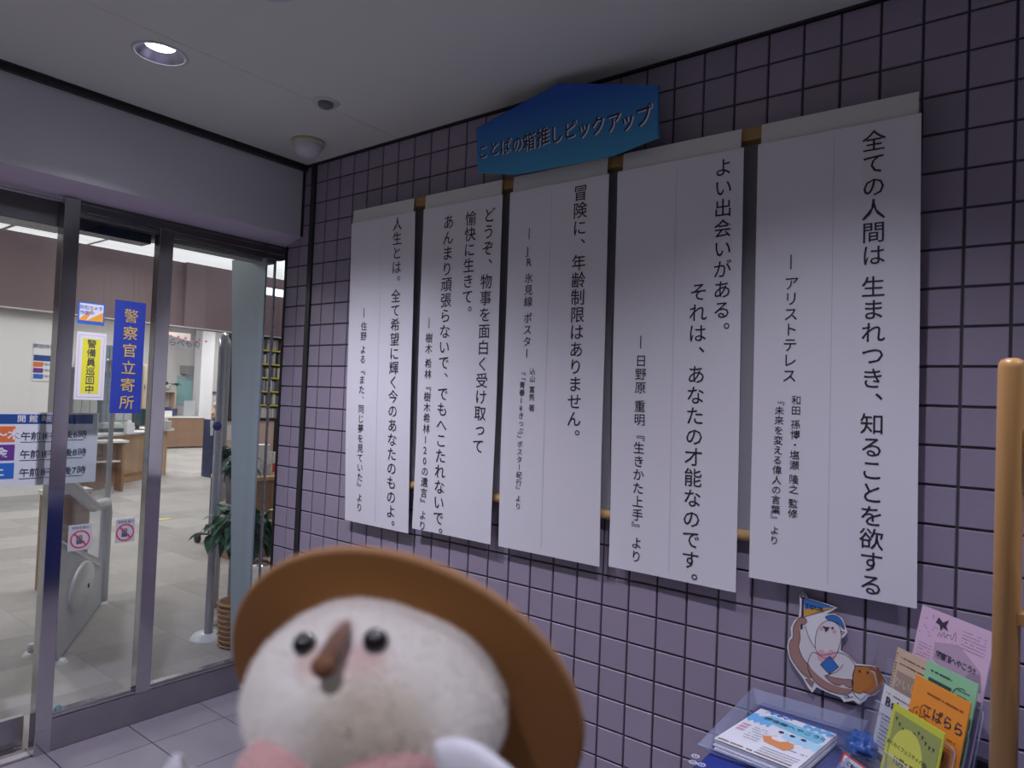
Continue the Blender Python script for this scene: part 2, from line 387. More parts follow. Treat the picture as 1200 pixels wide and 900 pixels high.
fas = struct('wall_front', MB().box((-2.20, -5.5, r2z(3.55)), (-1.98, -0.001, 2.575)).box((-2.20, -5.5, r2z(4.1)), (-2.122, -1.012, r2z(3.5))), M['fascia'])
MB().box((-1.982, -0.012, r2z(3.55)), (-1.974, 0.0, 2.56)).build('edge_seal', M['black'], fas)
sof = MB().add([(-1.98, -5.5, r2z(3.56)), (-1.98, -0.002, r2z(3.56)), (-2.12, -0.002, r2z(3.98)), (-2.12, -5.5, r2z(3.98)),
                (-2.2, -5.5, r2z(3.5)), (-2.2, -0.002, r2z(3.5))], [(0, 1, 2, 3), (0, 4, 5, 1), (3, 2, 5, 4)])
struct('trim_5', sof, M['soffit'])
# door and window frame --------------------------------------------
win = struct('window_1', MB().box((-2.17, -1.0, r2z(4.62)), (-2.105, -0.002, r2z(3.95)), 0.003), M['steeld'])
MB().box((-2.105, -3.6, r2z(4.12)), (-2.100, -0.01, r2z(4.09))).box((-2.105, -0.93, r2z(4.45)), (-2.098, -0.02, r2z(4.40))).build('header_bead', M['steel'], win)
MB().box((-2.106, -0.94, r2z(4.66)), (-2.12, -0.02, r2z(4.60))).build('header_gap', M['black'], win)
MB().box((-2.15, -1.012, 0), (-2.088, -0.955, r2z(3.98)), 0.002).build('mullion', M['steel'], win)
MB().box((-2.135, -0.642, 0.13), (-2.085, -0.582, r2z(4.4)), 0.002).build('mullion', M['steel'], win)
MB().box((-2.138, -0.050, 0.13), (-2.124, -0.043, r2z(4.6))).build('glass_edge', M['steel'], win)
MB().box((-2.18, -0.955, 0.0), (-2.098, -0.004, 0.125), 0.002).build('sill_plate', M['steelr'], win)
MB().box((-2.16, -0.955, 0.128), (-2.102, -0.004, 0.138)).box((-2.115, -0.955, 0.138), (-2.108, -0.004, 0.146)).build('sill_track', M['steel'], win)
MB().box((-2.133, -0.955, 0.137), (-2.127, -0.642, r2z(4.6))).build('pane', M['glass'], win)
MB().box((-2.133, -0.582, 0.137), (-2.127, -0.002, r2z(4.6))).build('pane', M['glass'], win)
MB().box((-2.26, -0.955, r2z(5.02)), (-2.17, -0.64, r2z(4.4)), 0.002).build('transom', mat('transom_reflected_blue', (0.05, 0.06, 0.085), 0.25, metal=0.6), win)  # blue reflection of the sign put into the metal's colour
door = struct('door_1', MB().box((-2.30, -3.6, r2z(5.10)), (-2.152, -0.965, r2z(3.95)), 0.003), M['steeld'])
MB().box((-2.235, -3.4, 0.012), (-2.205, -1.013, 0.125), 0.002).build('bottom_rail', M['steelr'], door)
MB().box((-2.235, -3.44, 0.012), (-2.205, -3.4, r2z(5.2)), 0.002).build('stile', M['steel'], door)
MB().box((-2.223, -3.4, 0.12), (-2.217, -0.962, r2z(5.0))).build('pane', M['glass'], door)
MB().box((-2.30, -3.6, 0.0), (-2.16, -1.012, 0.012)).build('threshold', M['steel'], door)
# wall of the porch out of view behind the camera: keeps the reflections in the steel honest
# porch floor -------------------------------------------------------
flo = struct('floor', MB().box((-2.12, -5.5, -0.12), (XE, 0.25, -0.006)), M['grout'])
pc = {}
i = 0
x = -1.88-0.304
ex = [-2.10]+[round(-1.88+0.304*k, 3) for k in range(0, 18) if -1.88+0.304*k < XE]+[XE]
ey = sorted([round(-0.348-0.311*k, 3) for k in range(0, 17)]+[-0.037, 0.0, -5.5])
for a in range(len(ex)-1):
    for b in range(len(ey)-1):
        x0, x1, y0, y1 = ex[a], ex[a+1], ey[b], ey[b+1]; k = (round(x1-x0, 3), round(y1-y0, 3))
        if k not in pc:
            hx, hy = k[0]/2-0.0018, k[1]/2-0.0018; e = 0.0015
            V = [(-hx,-hy,-.01),(hx,-hy,-.01),(hx,hy,-.01),(-hx,hy,-.01),(-hx,-hy,-e),(hx,-hy,-e),(hx,hy,-e),(-hx,hy,-e),(-hx+e,-hy+e,0),(hx-e,-hy+e,0),(hx-e,hy-e,0),(-hx+e,hy-e,0)]
            Fc = [(8,9,10,11)]+[f for q in range(4) for f in ((q,(q+1)%4,4+(q+1)%4,4+q),(4+q,4+(q+1)%4,8+(q+1)%4,8+q))]
            me = bpy.data.meshes.new('floor_tile'); me.from_pydata(V, [], Fc); me.materials.append(M['paver']); pc[k] = me
        o = bpy.data.objects.new('floor_tile', pc[k]); C.objects.link(o); o.parent = flo; o.location = Vector(((x0+x1)/2, (y0+y1)/2, 0)) - org(flo)
# library hall ------------------------------------------------------
hall = struct('floor', MB().box((-17.2, -4.2, -0.12), (-2.12, 10.2, -0.004)), M['carpet2'])
cc = bpy.data.meshes.new('carpet_tile'); hx = 0.2495
cc.from_pydata([(-hx,-hx,-.004),(hx,-hx,-.004),(hx,hx,-.004),(-hx,hx,-.004),(-hx,-hx,0),(hx,-hx,0),(hx,hx,0),(-hx,hx,0)], [], [(4,5,6,7),(0,1,5,4),(1,2,6,5),(2,3,7,6),(3,0,4,7)]); cc.materials.append(M['carpet'])
n_ = 0
for a in range(0, 22):
    for b in range(-7, 16):
        c = Vector((-2.37-0.5*a, 0.25+0.5*b-1.0, 0)); px, py, d = proj(c)
        if -90 < px < 330 and n_ < 300 and d > 0 and c.y < 4.6:
            o = bpy.data.objects.new('carpet_tile', cc); C.objects.link(o); o.parent = hall; o.location = c-org(hall); n_ += 1
struct('ceiling', MB().box((-17.2, -4.2, 3.31), (-2.2, 10.2, 3.38)), M['white'])
lw = struct('wall_left', MB().box((-9.0, -4.2, 0), (-8.8, 1.24, 2.36)), M['white'])
MB().box((-8.8, -4.2, 0), (-8.79, 1.24, 0.08)).build('skirting', M['greyw'], lw)
blk = struct('wall_left', MB().box((-8.99, -4.2, 2.31), (-8.73, -0.15, 3.215)).box((-8.99, -0.15, 2.31), (-8.70, 2.75, 3.215)).box((-8.99, 2.75, 2.31), (-8.62, 9.0, 3.215)), M['mauve'])
MB().box((-8.735, -4.2, 2.30), (-8.62, 9.0, 2.312)).build('lower_bead', M['greyw'], blk)
struct('wall_back', MB().box((-17.2, -4.2, 0), (-17.0, 10.2, 3.34)), M['white'])
struct('wall_back', MB().box((-17.2, 10.0, 0), (-2.2, 10.2, 3.34)), M['white'])
struct('wall_front', MB().box((-2.2, 0.26, 0), (-2.1, 10.2, 3.34)).box((-2.2, -5.5, 2.66), (-2.1, 0.26, 3.34)), M['greyw'])
struct('wall_left', MB().box((-17.2, -4.3, 0), (-2.2, -4.2, 3.34)), M['greyw'])
# lintel and tapered wing wall just inside the glass
struct('trim_6', MB().box((-2.262, -0.64, r2z(4.78)), (-2.17, -0.02, r2z(4.3))), mat('lintel_grey', (0.33, 0.35, 0.34), 0.6))
a = [(-2.454, r2z(4.45)), (-2.136, r2z(4.45)), (-2.136, 0.0), (-2.27, 0.0)]
V = [(x_, -0.095, z_) for x_, z_ in a]+[(x_, -0.085, z_) for x_, z_ in a]
struct('wall_right', MB().add(V, [(3,2,1,0),(4,5,6,7),(0,1,5,4),(1,2,6,5),(2,3,7,6),(3,0,4,7)]), M['bluegrey'])
exec_later = []
exec_later = None
# ================================================================== PORCH FIXTURES
for k, (x, y) in enumerate(DOWN):
    lab = {0: 'lit round recessed downlight with silvery reflector, in full view above the glass entrance',
           1: 'round recessed downlight whose lower rim just shows at the top edge of the photo'}.get(k)
    if k > 1: continue
    t = thing('ceiling_downlight', lab, 'light', (x, y, 2.572), 'recessed porch downlights')
    MB().lathe((x, y, 2.572), [(0.076, 0.001), (0.077, -0.004), (0.084, -0.005), (0.089, -0.002), (0.089, 0.0)], 40).build('trim_ring', mat('ring_white', (0.62, 0.62, 0.64), 0.4), t, True)
    if k == 0:
        MB().lathe((x, y, 2.572), [(0.077, -0.003), (0.070, 0.008), (0.058, 0.020), (0.047, 0.027)], 48).build('reflector_cone', M['chrome'], t, True)
        MB().lathe((x, y, 2.572), [(0.047, 0.026), (0.030, 0.021), (0.0, 0.019)], 32).build('lamp', M['lamp'], t, True)
        MB().lathe((x, y, 2.572), [(0.079, 0.001), (0.079, 0.075), (0.0, 0.075)], 32).build('housing', M['darktrim'], t, True)
    else:
        MB().lathe((x, y, 2.572), [(0.077, -0.0045), (0.060, -0.0035), (0.040, 0.0)], 40).build('reflector_cone', M['chrome'], t, True)
        MB().lathe((x, y, 2.572), [(0.040, -0.0006), (0.030, -0.0030), (0.0, -0.004)], 32).build('lamp', M['softglow'], t, True)
t = thing('ceiling_dome', 'small white dome on a cream ring on the ceiling near the corner', 'ceiling fitting', (-1.672, -0.206, 2.572))
MB().lathe((-1.672, -0.206, 2.572), [(0.0, 0), (0.072, 0), (0.075, -0.007), (0.070, -0.017), (0.060, -0.020)], 40).build('base_ring', mat('cream_plastic', (0.55, 0.53, 0.34), 0.5), t, True)
MB().lathe((-1.672, -0.206, 2.552), [(0.060, 0), (0.058, -0.018), (0.048, -0.036), (0.030, -0.049), (0, -0.054)], 40).build('dome', mat('dome_white', (0.68, 0.67, 0.72), 0.4), t, True)
t = thing('ceiling_sensor', 'small round sensor with a dark eye on the ceiling', 'sensor', (-1.257, -0.423, 2.572))
MB().lathe((-1.257, -0.423, 2.572), [(0.024, -0.004), (0.05, -0.004), (0.054, 0)], 32).build('flange', mat('sensor_white', (0.6, 0.6, 0.6), 0.5), t, True)
MB().lathe((-1.257, -0.423, 2.572), [(0.03, -0.004), (0.027, -0.018), (0.012, -0.026), (0, -0.027)], 24).build('sensor_eye', mat('sensor_dark', (0.16, 0.16, 0.17), 0.4), t, True)

# notice board rails behind the banners
t = thing('notice_board', 'long grey board with varnished wooden rails behind the hanging banners', 'board', (-0.395, 0, r2z(15.2)))
MB().box((-1.50, -0.022, r2z(15.1)), (0.688, -0.002, r2z(3.1)), 0.002).build('panel', M['board'], t)
MB().box((-1.505, -0.060, r2z(3.42)), (0.694, -0.018, r2z(3.04)), 0.004).build('top_rail', mat_wood('dark_rail_wood', (0.36, 0.20, 0.07), (0.46, 0.27, 0.10), axis=0), t)
MB().tube([(-1.505, -0.018, r2z(14.93)), (0.685, -0.018, r2z(14.93))], 0.0165, 16).build('bottom_rail', M['rail'], t, True)
ink = M['ink']
class Banner:
    def __init__(s, label, tl, tr, bl, br, strip, seed, seam=None):
        s.xt, s.xT = tl[0]/10, tr[0]/10; s.xb, s.xB = bl[0]/10, br[0]/10
        s.zt = r2z(3.68); s.zb = r2z((bl[1]+br[1])/2); s.yt, s.yb = -0.080, -0.036; s.sd = seed
        s.w = s.xT-s.xt
        s.t = thing('hanging_banner', label, 'banner', ((s.xb+s.xB)/2, -0.06, s.zb), 'long white word banners hung on the tile wall')
        nu, nv = 12, 48; P = MB(); g = [[s.S(s.w*i/nu, s.zb+(s.zt-s.zb)*j/nv, 0) for i in range(nu+1)] for j in range(nv+1)]
        b0 = len(P.v); P.v += [p for r in g for p in r]; n = nu+1; P.v += [p+Vector((0, 0.0012, 0)) for r in g for p in r]; m = (nv+1)*n
        for j in range(nv):
            for i in range(nu):
                a = j*n+i; P.f.append((a, a+1, a+n+1, a+n)); P.f.append((m+a, m+a+n, m+a+n+1, m+a+1))
        for j in range(nv): P.f += [(j*n, (j+1)*n, m+(j+1)*n, m+j*n), (j*n+nu, m+j*n+nu, m+(j+1)*n+nu, (j+1)*n+nu)]
        for i in range(nu): P.f += [(i, m+i, m+i+1, i+1), (nv*n+i, nv*n+i+1, m+nv*n+i+1, m+nv*n+i)]
        P.build('sheet', M['paper'], s.t, False)
        x0, x1 = strip
        MB().add([(x0/10, -0.070, r2z(3.08)), (x1/10, -0.070, r2z(3.08)), (x1/10, -0.074, r2z(3.85)), (x0/10, -0.074, r2z(3.85)),
                  (x0/10, -0.066, r2z(3.08)), (x1/10, -0.066, r2z(3.08)), (x1/10, -0.070, r2z(3.85)), (x0/10, -0.070, r2z(3.85))],
                 [(3,2,1,0),(4,5,6,7),(0,1,5,4),(1,2,6,5),(2,3,7,6),(3,0,4,7)]).build('hanging_strip', M['paper2'], s.t)
        if seam:
            u = s.w*seam; sb = MB(); k = 24
            z0, z1 = s.zb+0.02, s.zt-0.02
            for q in range(k+1):
                z = z0+(z1-z0)*q/k; sb.v += [s.S(u, z, 0.0009), s.S(u+0.0012, z, 0.0009)]
            for q in range(k): sb.f.append((2*q, 2*q+1, 2*q+3, 2*q+2))
            sb.build('paper_seam', mat('seam_grey', (0.52, 0.50, 0.56), 0.8), s.t)
    def S(s, u, z, lift=0.0013):
        f = (s.zt-z)/(s.zt-s.zb); xl = s.xt+(s.xb-s.xt)*f; xr = s.xT+(s.xB-s.xT)*f
        y = s.yt+(s.yb-s.yt)*f
        q = u/s.w
        y += 0.0035*math.sin(3.1*q+s.sd)*math.sin(2.3*f*PI+s.sd)*f + 0.004*math.sin(7*f+s.sd*2)*f*(abs(2*q-1)**2)
        return Vector((xl+(xr-xl)*q, y-lift, z))
    def inv(s, px, py):
        z = 1.4
        for _ in range(5):
            f = (s.zt-z)/(s.zt-s.zb); p = at(px, py, 1, s.yt+(s.yb-s.yt)*f); z = p.z
        f = (s.zt-z)/(s.zt-s.zb); xl = s.xt+(s.xb-s.xt)*f; xr = s.xT+(s.xB-s.xT)*f
        return ((p.x-xl)/(xr-xl)*s.w, z)
    def line(s, text, a, b, name='lettering', size=0.95, bold=0.004, squash=1.0):
        vline(name, text, s.S, s.inv, a, b, ink, s.t, size, bold, squash)
b1 = Banner('leftmost white banner, its main line beginning 人生とは', (-15.0, 3.7), (-10.95, 3.7), (-15.12, 16.94), (-11.02, 16.89), (-15.0, -11.15), 0.4, 0.5)
b1.line('人生とは。全て希望に輝く今のあなたのものよ。', (466, 262.6), (457.3, 616), size=0.98)
b1.line('― 住野 よる 『また、同じ夢を見ていた』 より', (427, 366.6), (420.6, 594.6))
b2 = Banner('second white banner from the glass entrance, its first line beginning どうぞ', (-10.46, 3.7), (-6.35, 3.7), (-10.75, 16.65), (-6.57, 16.66), (-10.46, -6.47), 1.9)
b2.line('どうぞ、物事を面白く受け取って', (573.9, 252), (560.6, 522.6), size=0.96)
b2.line('愉快に生きて。', (552, 256), (547, 366), size=0.98)
b2.line('あんまり頑張らないで、でもへこたれないで。', (526, 260), (513, 625), size=0.98)
b2.line('― 樹木 希林 『樹木希林120の遺言』 より', (503.8, 378.6), (495.3, 616))
b3 = Banner('middle white banner of the five, its main line beginning 冒険に', (-5.99, 3.7), (-1.85, 3.7), (-6.25, 16.71), (-1.94, 16.63), (-5.92, -1.97), 3.2, 0.45)
b3.line('冒険に、年齢制限はありません。', (680.5, 226), (672.5, 511), size=0.98)
b3.line('― JR 氷見線 ポスター', (621, 274), (617.5, 414), size=0.92)
b3.line('込山 富秀 著', (624.3, 435), (623.5, 478))
b3.line('『「青春18きっぷ」ポスター紀行』 より', (613, 437), (607.3, 593))
b4 = Banner('white banner beginning よい出会いがある, directly left of the widest-looking one', (-1.52, 3.7), (2.63, 3.7), (-1.59, 16.62), (2.66, 16.56), (-1.38, 2.51), 4.4, 0.5)
b4.line('よい出会いがある。', (848, 196), (845.8, 387))
b4.line('それは、あなたの才能なのです。', (818.8, 342), (808.2, 680))
b4.line('― 日野原 重明 『生きかた上手』 より', (752.3, 401), (745.2, 652))
b5 = Banner('rightmost white banner, its main line beginning 全ての人間は', (3.04, 3.7), (7.11, 3.7), (3.03, 16.08), (7.23, 16.08), (3.1, 7.03), 5.6, 0.5)
b5.line('全ての人間は 生まれつき、知ることを欲する', (1024.3, 165), (1021, 685), size=0.98)
b5.line('― アリストテレス', (928.3, 307), (925, 440))
b5.line('和田 孫博・塩瀬 隆之 監修', (933.3, 469), (929.3, 601.7))
b5.line('『未来を変える偉人の言葉』 より', (913.8, 471), (907.7, 633))

# blue title sign -----------------------------------------------------
YS = -0.12
pts = [(558, 150), (655, 97.5), (770.8, 99.5), (770.8, 160), (715, 182.5), (602.5, 204), (560, 201.8)]
mblue = mat('blue_sign_print', (0.02, 0.12, 0.45), 0.5)
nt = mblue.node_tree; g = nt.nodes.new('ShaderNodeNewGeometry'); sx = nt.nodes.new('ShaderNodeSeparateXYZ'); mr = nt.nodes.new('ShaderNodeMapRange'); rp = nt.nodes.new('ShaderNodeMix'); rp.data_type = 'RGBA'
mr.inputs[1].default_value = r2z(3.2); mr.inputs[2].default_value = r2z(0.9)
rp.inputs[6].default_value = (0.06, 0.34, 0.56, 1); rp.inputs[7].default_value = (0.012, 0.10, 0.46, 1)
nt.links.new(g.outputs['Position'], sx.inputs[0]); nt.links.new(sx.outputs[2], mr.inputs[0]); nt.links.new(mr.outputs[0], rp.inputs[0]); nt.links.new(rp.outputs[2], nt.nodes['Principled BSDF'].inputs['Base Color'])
sign = thing('title_sign', 'blue seven-cornered sign reading ことばの箱推しピックアップ above the banners', 'sign', (-0.36, YS, r2z(3.3)))
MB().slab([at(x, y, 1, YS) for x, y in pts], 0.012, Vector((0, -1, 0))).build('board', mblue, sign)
MB().box((-0.50, YS+0.012, r2z(2.6)), (-0.46, -0.001, r2z(1.9))).box((-0.16, YS+0.012, r2z(2.6)), (-0.12, -0.001, r2z(1.9))).build('wall_bracket', M['darktrim'], sign)
ttl = [('こ', 185, 470, 17), ('と', 237, 455, 18), ('ば', 290, 445, 19), ('の', 345, 435, 19), ('箱', 400, 422, 21), ('推', 465, 400, 22), ('し', 527, 388, 22), ('ピ', 592, 368, 22), ('ッ', 655, 362, 22), ('ク', 722, 347, 23), ('ア', 795, 332, 24), ('ッ', 860, 325, 24), ('プ', 935, 302, 26)]
for nm, off, mm, bo in (('title_shadow', 3.2, mat('print_white', (0.75, 0.73, 0.78), 0.6), 0.010), ('title_lettering', 0, mat('print_navy', (0.012, 0.015, 0.06), 0.5), 0.010)):
    ch_ = []
    for ch, cx, cy, s_ in ttl:
        p = at(520+cx/4, 60+cy/4, 1, YS); q = at(520+cx/4, 60+cy/4+s_, 1, YS); h = (p.z-q.z)*1.05
        hw = h*0.80
        ch_.append((ch, p.x+off*0.0018, p.z-off*0.0010 if off else p.z, hw, h, 0.05))
    L_ = 0.0006 if off else 0.0014
    text_mesh(nm, ch_, lambda u, v, L_=L_: Vector((u, YS-L_, v)), mm, sign, bo)

# ================================================================== STICKERS ON THE GLASS
XG = -2.1262
def quad(nm, pxs, X, m, parent, th=0.0004, lift=0.0, **p):
    P = [at(a, b, 0, X)+Vector((lift, 0, 0)) for a, b in pxs]
    return MB().slab(P, th, Vector((1, 0, 0))).build(nm, m, parent, **p)
def rectYZ(nm, y0, y1, z0, z1, X, m, parent, th=0.0004, **p):
    return MB().box((X-th, y0, z0), (X, y1, z1)).build(nm, m, parent, **p)
UY, UZ = Vector((0, 1, 0)), Vector((0, 0, 1))
def sticker(nm, lab, y0, y1, z0, z1, m, X=XG):
    t = thing(nm, lab, 'sticker', (X, (y0+y1)/2, z0)); rectYZ('backing', y0, y1, z0, z1, X+0.0006, m, t, 0.0006); return t
def gp(px, py, X=XG): p = at(px, py, 0, X); return p.y, p.z
wp = flat('sticker_white', (0.74, 0.74, 0.76)); yel = flat('sticker_yellow', (0.80, 0.74, 0.04)); blu = flat('sticker_blue', (0.02, 0.045, 0.34)); gold = flat('sticker_gold', (0.62, 0.42, 0.10))
nvy = flat('print_dark_navy', (0.02, 0.03, 0.10)); org_ = flat('print_orange', (0.85, 0.38, 0.04)); redp = flat('print_red', (0.65, 0.05, 0.12)); bl2 = flat('print_blue', (0.03, 0.13, 0.55))
# camera sticker
(y0, z1), (y1, z0) = gp(92, 353), gp(122, 382)
t = sticker('camera_sticker', 'small square sticker reading 防犯カメラ作動中 on the glass', y0, y1, z0, z1, bl2)
rectYZ('print_field', y0+0.006, y1-0.006, z0+0.014, z1-0.005, XG+0.0010, wp, t)
MB().add([(XG+0.0013, y1-0.006, z1-0.035), (XG+0.0013, y1-0.006, z0+0.014), (XG+0.0013, y0+0.03, z0+0.014)], [(0, 1, 2)]).add([(XG+0.0012, y0+0.006, z0+0.020), (XG+0.0012, y1-0.04, z1-0.02), (XG+0.0012, y0+0.03, z0+0.014), (XG+0.0012, y0+0.006, z0+0.014)], [(0, 3, 2, 1)]).build('orange_print', org_, t)
hline('lettering', '防犯カメラ', Vector((XG+0.0019, (y0+y1)/2-0.002, z1-0.020)), UY, UZ, 0.017, bl2, t, 0.004)
hline('lettering', '作動中', Vector((XG+0.0019, y0+0.034, z1-0.042)), UY, UZ, 0.018, bl2, t, 0.004)
# yellow patrol sticker
(y0, z1), (y1, z0) = gp(90.5, 388), gp(121, 469)
t = sticker('patrol_sticker', 'yellow and white vertical sticker reading 警備員巡回中', y0, y1, z0, z1, wp)
rectYZ('pink_line', y0+0.008, y1-0.008, z0+0.010, z1-0.012, XG+0.0009, flat('print_pink', (0.70, 0.40, 0.45)), t)
rectYZ('inner_white', y0+0.010, y1-0.010, z0+0.012, z1-0.014, XG+0.0012, wp, t)
rectYZ('yellow_field', y0+0.022, y1-0.022, z0+0.026, z1-0.026, XG+0.0015, yel, t)
ym = (y0+y1)/2
for k, ch in enumerate('警備員巡回中'):
    hline('lettering', ch, Vector((XG+0.0022, ym, z1-0.046-k*0.0372)), UY, UZ, 0.0365, nvy, t, 0.0)
# blue police sticker
(y0, z1), (y1, z0) = gp(136, 351), gp(163.5, 484.5)
t = sticker('police_sticker', 'tall blue sticker with gold writing 警察官立寄所', y0-0.002, y1+0.003, z0, z1, blu)
for k, ch in enumerate('警察官立寄所'):
    hline('lettering', ch, Vector((XG+0.0010, (y0+y1)/2+0.004, z1-0.062-k*0.0735)), UY, UZ, 0.062, gold, t, 0.0 if ch == '警' else 0.006)
# no-touch stickers
for lab, a, b in (('square no-touching sticker on the glass nearer the thick steel post', (80.5, 616), (107, 643)), ('square no-touching sticker on the glass nearer the thin steel mullion', (136, 609), (157, 634))):
    (y0, z1), (y1, z0) = gp(*a), gp(*b); c = Vector((XG+0.0012, (y0+y1)/2, (z0+z1)/2-0.008))
    t = sticker('no_touch_sticker', lab, y0, y1, z0, z1, flat('sticker_pale', (0.56, 0.57, 0.60)))
    t['group'] = 'no-touching stickers'
    MB().lathe(c, [(0.031, 0.0), (0.037, 0.0)], 32, (1, 0, 0)).build('red_ring', redp, t)
    k = 0.024; MB().add([c+Vector((0, -k, k-0.003)), c+Vector((0, -k+0.004, k+0.002)), c+Vector((0, k, -k+0.003)), c+Vector((0, k-0.004, -k-0.002))], [(0, 3, 2, 1)]).build('red_bar', redp, t)
    hd = MB()
    for j, (dy, hgt) in enumerate(((-0.012, 0.010), (-0.006, 0.016), (0.0, 0.018), (0.006, 0.016))): hd.box((c.x-0.0003, c.y+dy-0.002, c.z-0.004), (c.x+0.0001, c.y+dy+0.002, c.z+hgt))
    hd.box((c.x-0.0003, c.y-0.014, c.z-0.018), (c.x+0.0001, c.y+0.008, c.z-0.004)).box((c.x-0.0003, c.y+0.008, c.z-0.012), (c.x+0.0001, c.y+0.017, c.z-0.008)); hd.build('hand_print', flat('print_greyink', (0.12, 0.10, 0.14)), t)
    hline('lettering', 'さわらない', Vector((XG+0.0012, (y0+y1)/2, z1-0.011)), UY, UZ, 0.0135, flat('print_teal', (0.0, 0.16, 0.16)), t, 0.02)
p = at(68, 830, 0, XG)
t = thing('teal_dot_sticker', 'tiny teal ring sticker low on the glass beside the thick steel post', 'sticker', (XG, p.y, p.z-0.012))
MB().lathe(p+Vector((0.0006, 0, 0)), [(0.0075, 0), (0.0125, 0)], 24, (1, 0, 0)).build('ring_print', flat('print_teal_bright', (0.0, 0.42, 0.42)), t)
# opening-hours sign on the sliding leaf / inner face
XS_ = -2.2166
(yl, zt), (yr, zb) = gp(0, 483, XS_), gp(111.5, 561, XS_); yl -= 0.10; zb -= 0.012
t = thing('opening_hours_sign', 'wide white opening-hours sign with blue header 開館時間 behind the glass', 'sign', (XS_, (yl+yr)/2, zb))
rectYZ('panel', yl, yr, zb, zt, XS_+0.002, flat('sign_white', (0.66, 0.69, 0.72)), t, 0.002)
y2, z2 = gp(110, 500, XS_); y3, z3 = gp(110, 484.5, XS_)
rectYZ('header_band', yl+0.005, y2-0.006, z2+0.012, z3-0.006, XS_+0.0026, flat('sign_header_blue', (0.01, 0.06, 0.24)), t)
X2 = XS_+0.0028
for ch, px in zip('開館時間', (25, 39, 53, 70)):
    y_, z_ = gp(px, 490.5, XS_); hline('lettering', ch, Vector((X2, y_, z_)), UY, UZ, 0.031, wp, t, 0.008)
for k, (py, lab, col, hr) in enumerate(((509, '〜木', (0.72, 0.16, 0.04), '6'), (530.5, '金', (0.13, 0.03, 0.25), '8'), (552, '土', (0.02, 0.13, 0.50), '7'))):
    ya, za = gp(17.5-0.8*k, py, XS_); _, ztop = gp(10, py-9.5, XS_); _, zbot = gp(10, py+9, XS_)
    rectYZ('day_block', yl+0.004, ya, zbot, ztop, XS_+0.0026, flat('sign_day_%s' % ('orange', 'purple', 'blue')[k], col), t)
    y_, z_ = gp((8.5, 1, -3)[k], py, XS_); hline('lettering', lab, Vector((X2, y_, z_)), UY, UZ, 0.042, wp, t, 0.03)
    yA, zA = gp(24-1.0*k, py+1, XS_); hline('lettering', '午前10時', Vector((X2, yA, zA-0.003)), UY, UZ, 0.036, nvy, t, 0.004, center=False, adv=0.95)
    yB, zB = gp(63.5-1.0*k, py-1, XS_); hline('lettering', '午後'+hr+'時', Vector((X2, yB, zB-0.003)), UY, UZ, 0.036, nvy, t, 0.004, center=False, adv=0.95)
    yC, zC = gp(98-k, py, XS_); 
    rectYZ('underline', yA, yA+0.165, zA-0.0285, zA-0.0262, XS_+0.0028, nvy, t); rectYZ('underline', yB, yC, zB-0.0285, zB-0.0262, XS_+0.0028, nvy, t)

# ================================================================== HALL FURNITURE
def fl(px, py): return at(px, py, 2, 0.0)
def height_at(P, py):
    lo, hi = 0.0, 3.4
    for _ in range(50):
        m_ = (lo+hi)/2
        if proj((P.x, P.y, m_))[1] > py: lo = m_
        else: hi = m_
    return lo
# security gate with clear panel
A, B = fl(66, 779), fl(119, 707); d = (B-A); Lg = d.length; d.normalize(); ng = Vector((d.y, -d.x, 0))
def gpt(px, py):
    q = at_plane(px, py, A, ng); return q
g1 = thing('security_gate', 'clear book detection gate with white tubes left of the thin mullion', 'security gate', A)
hA = 1.45
PP = lambda s, z, o=0: A+d*s+UZ*z+ng*o
MB().slab([PP(0, 0.02), PP(Lg, 0.02), PP(Lg, 1.5), PP(Lg-0.12, 1.6), PP(0.1, 1.6), PP(0, 1.5)], 0.012, ng).build('clear_panel', M['acryl'], g1)
k1, k2 = gpt(75, 562), gpt(117, 600)
MB().tube([PP(Lg, 0.02), PP(Lg, 0.35), PP(Lg, (k2.z+0.35)/2), PP(Lg, k2.z-0.04), PP(Lg-0.03, k2.z+0.03)]+[k2.lerp(k1, f) for f in (0.2, 0.5, 1.0)]+[k1+(k1-k2)*0.5], 0.034, 14).build('tube_frame', M['tube'], g1, True)
MB().tube([PP(Lg, k2.z-0.05), PP(Lg, 1.45), PP(Lg-0.05, 1.56), PP(Lg-0.2, 1.6)], 0.016, 10).build('upper_tube', M['tube'], g1, True)
k3, k4 = gpt(72, 637), gpt(115, 663)
MB().tube([k3+(k3-k4)*0.3, k4], 0.012, 8).build('lower_bar', M['tube'], g1, True)
a0 = k3+(k3-k4)*0.35
MB().slab([PP(0, 0.02, 0.006), PP(Lg, 0.02, 0.006), PP(Lg, k4.z-0.01, 0.006), a0+ng*0.006], 0.024, ng).build('lower_panel', mat('gate_panel_grey', (0.52, 0.53, 0.58), 0.35), g1)
cdk = gpt(93, 686)
dm = MB().lathe(cdk, [(0.0, 0.026), (0.118, 0.026), (0.126, 0.018), (0.128, 0.0), (0.128, -0.01)], 40, ng)
for v in dm.v: v += d*((v-cdk).dot(d)*1.2)
dm.build('oval_cover', M['tube'], g1, True)
MB().lathe(cdk+d*0.11-UZ*0.03, [(0.0, 0.029), (0.014, 0.029), (0.014, 0.02)], 12, ng).build('cover_screw', M['black'], g1, True)
for s in (0.03, Lg-0.02): MB().lathe(PP(s, 0), [(0, 0.018), (0.035, 0.016), (0.045, 0.0)], 20).build('foot_plate', M['tube'], g1, True)
P = fl(37, 768)
t = thing('gate_foot', 'white round foot of the outer gate seen left of the thick steel post', 'gate foot', P)
MB().lathe(P, [(0, 0.02), (0.034, 0.018), (0.045, 0.0)], 20).build('foot_plate', M['tube'], t, True)
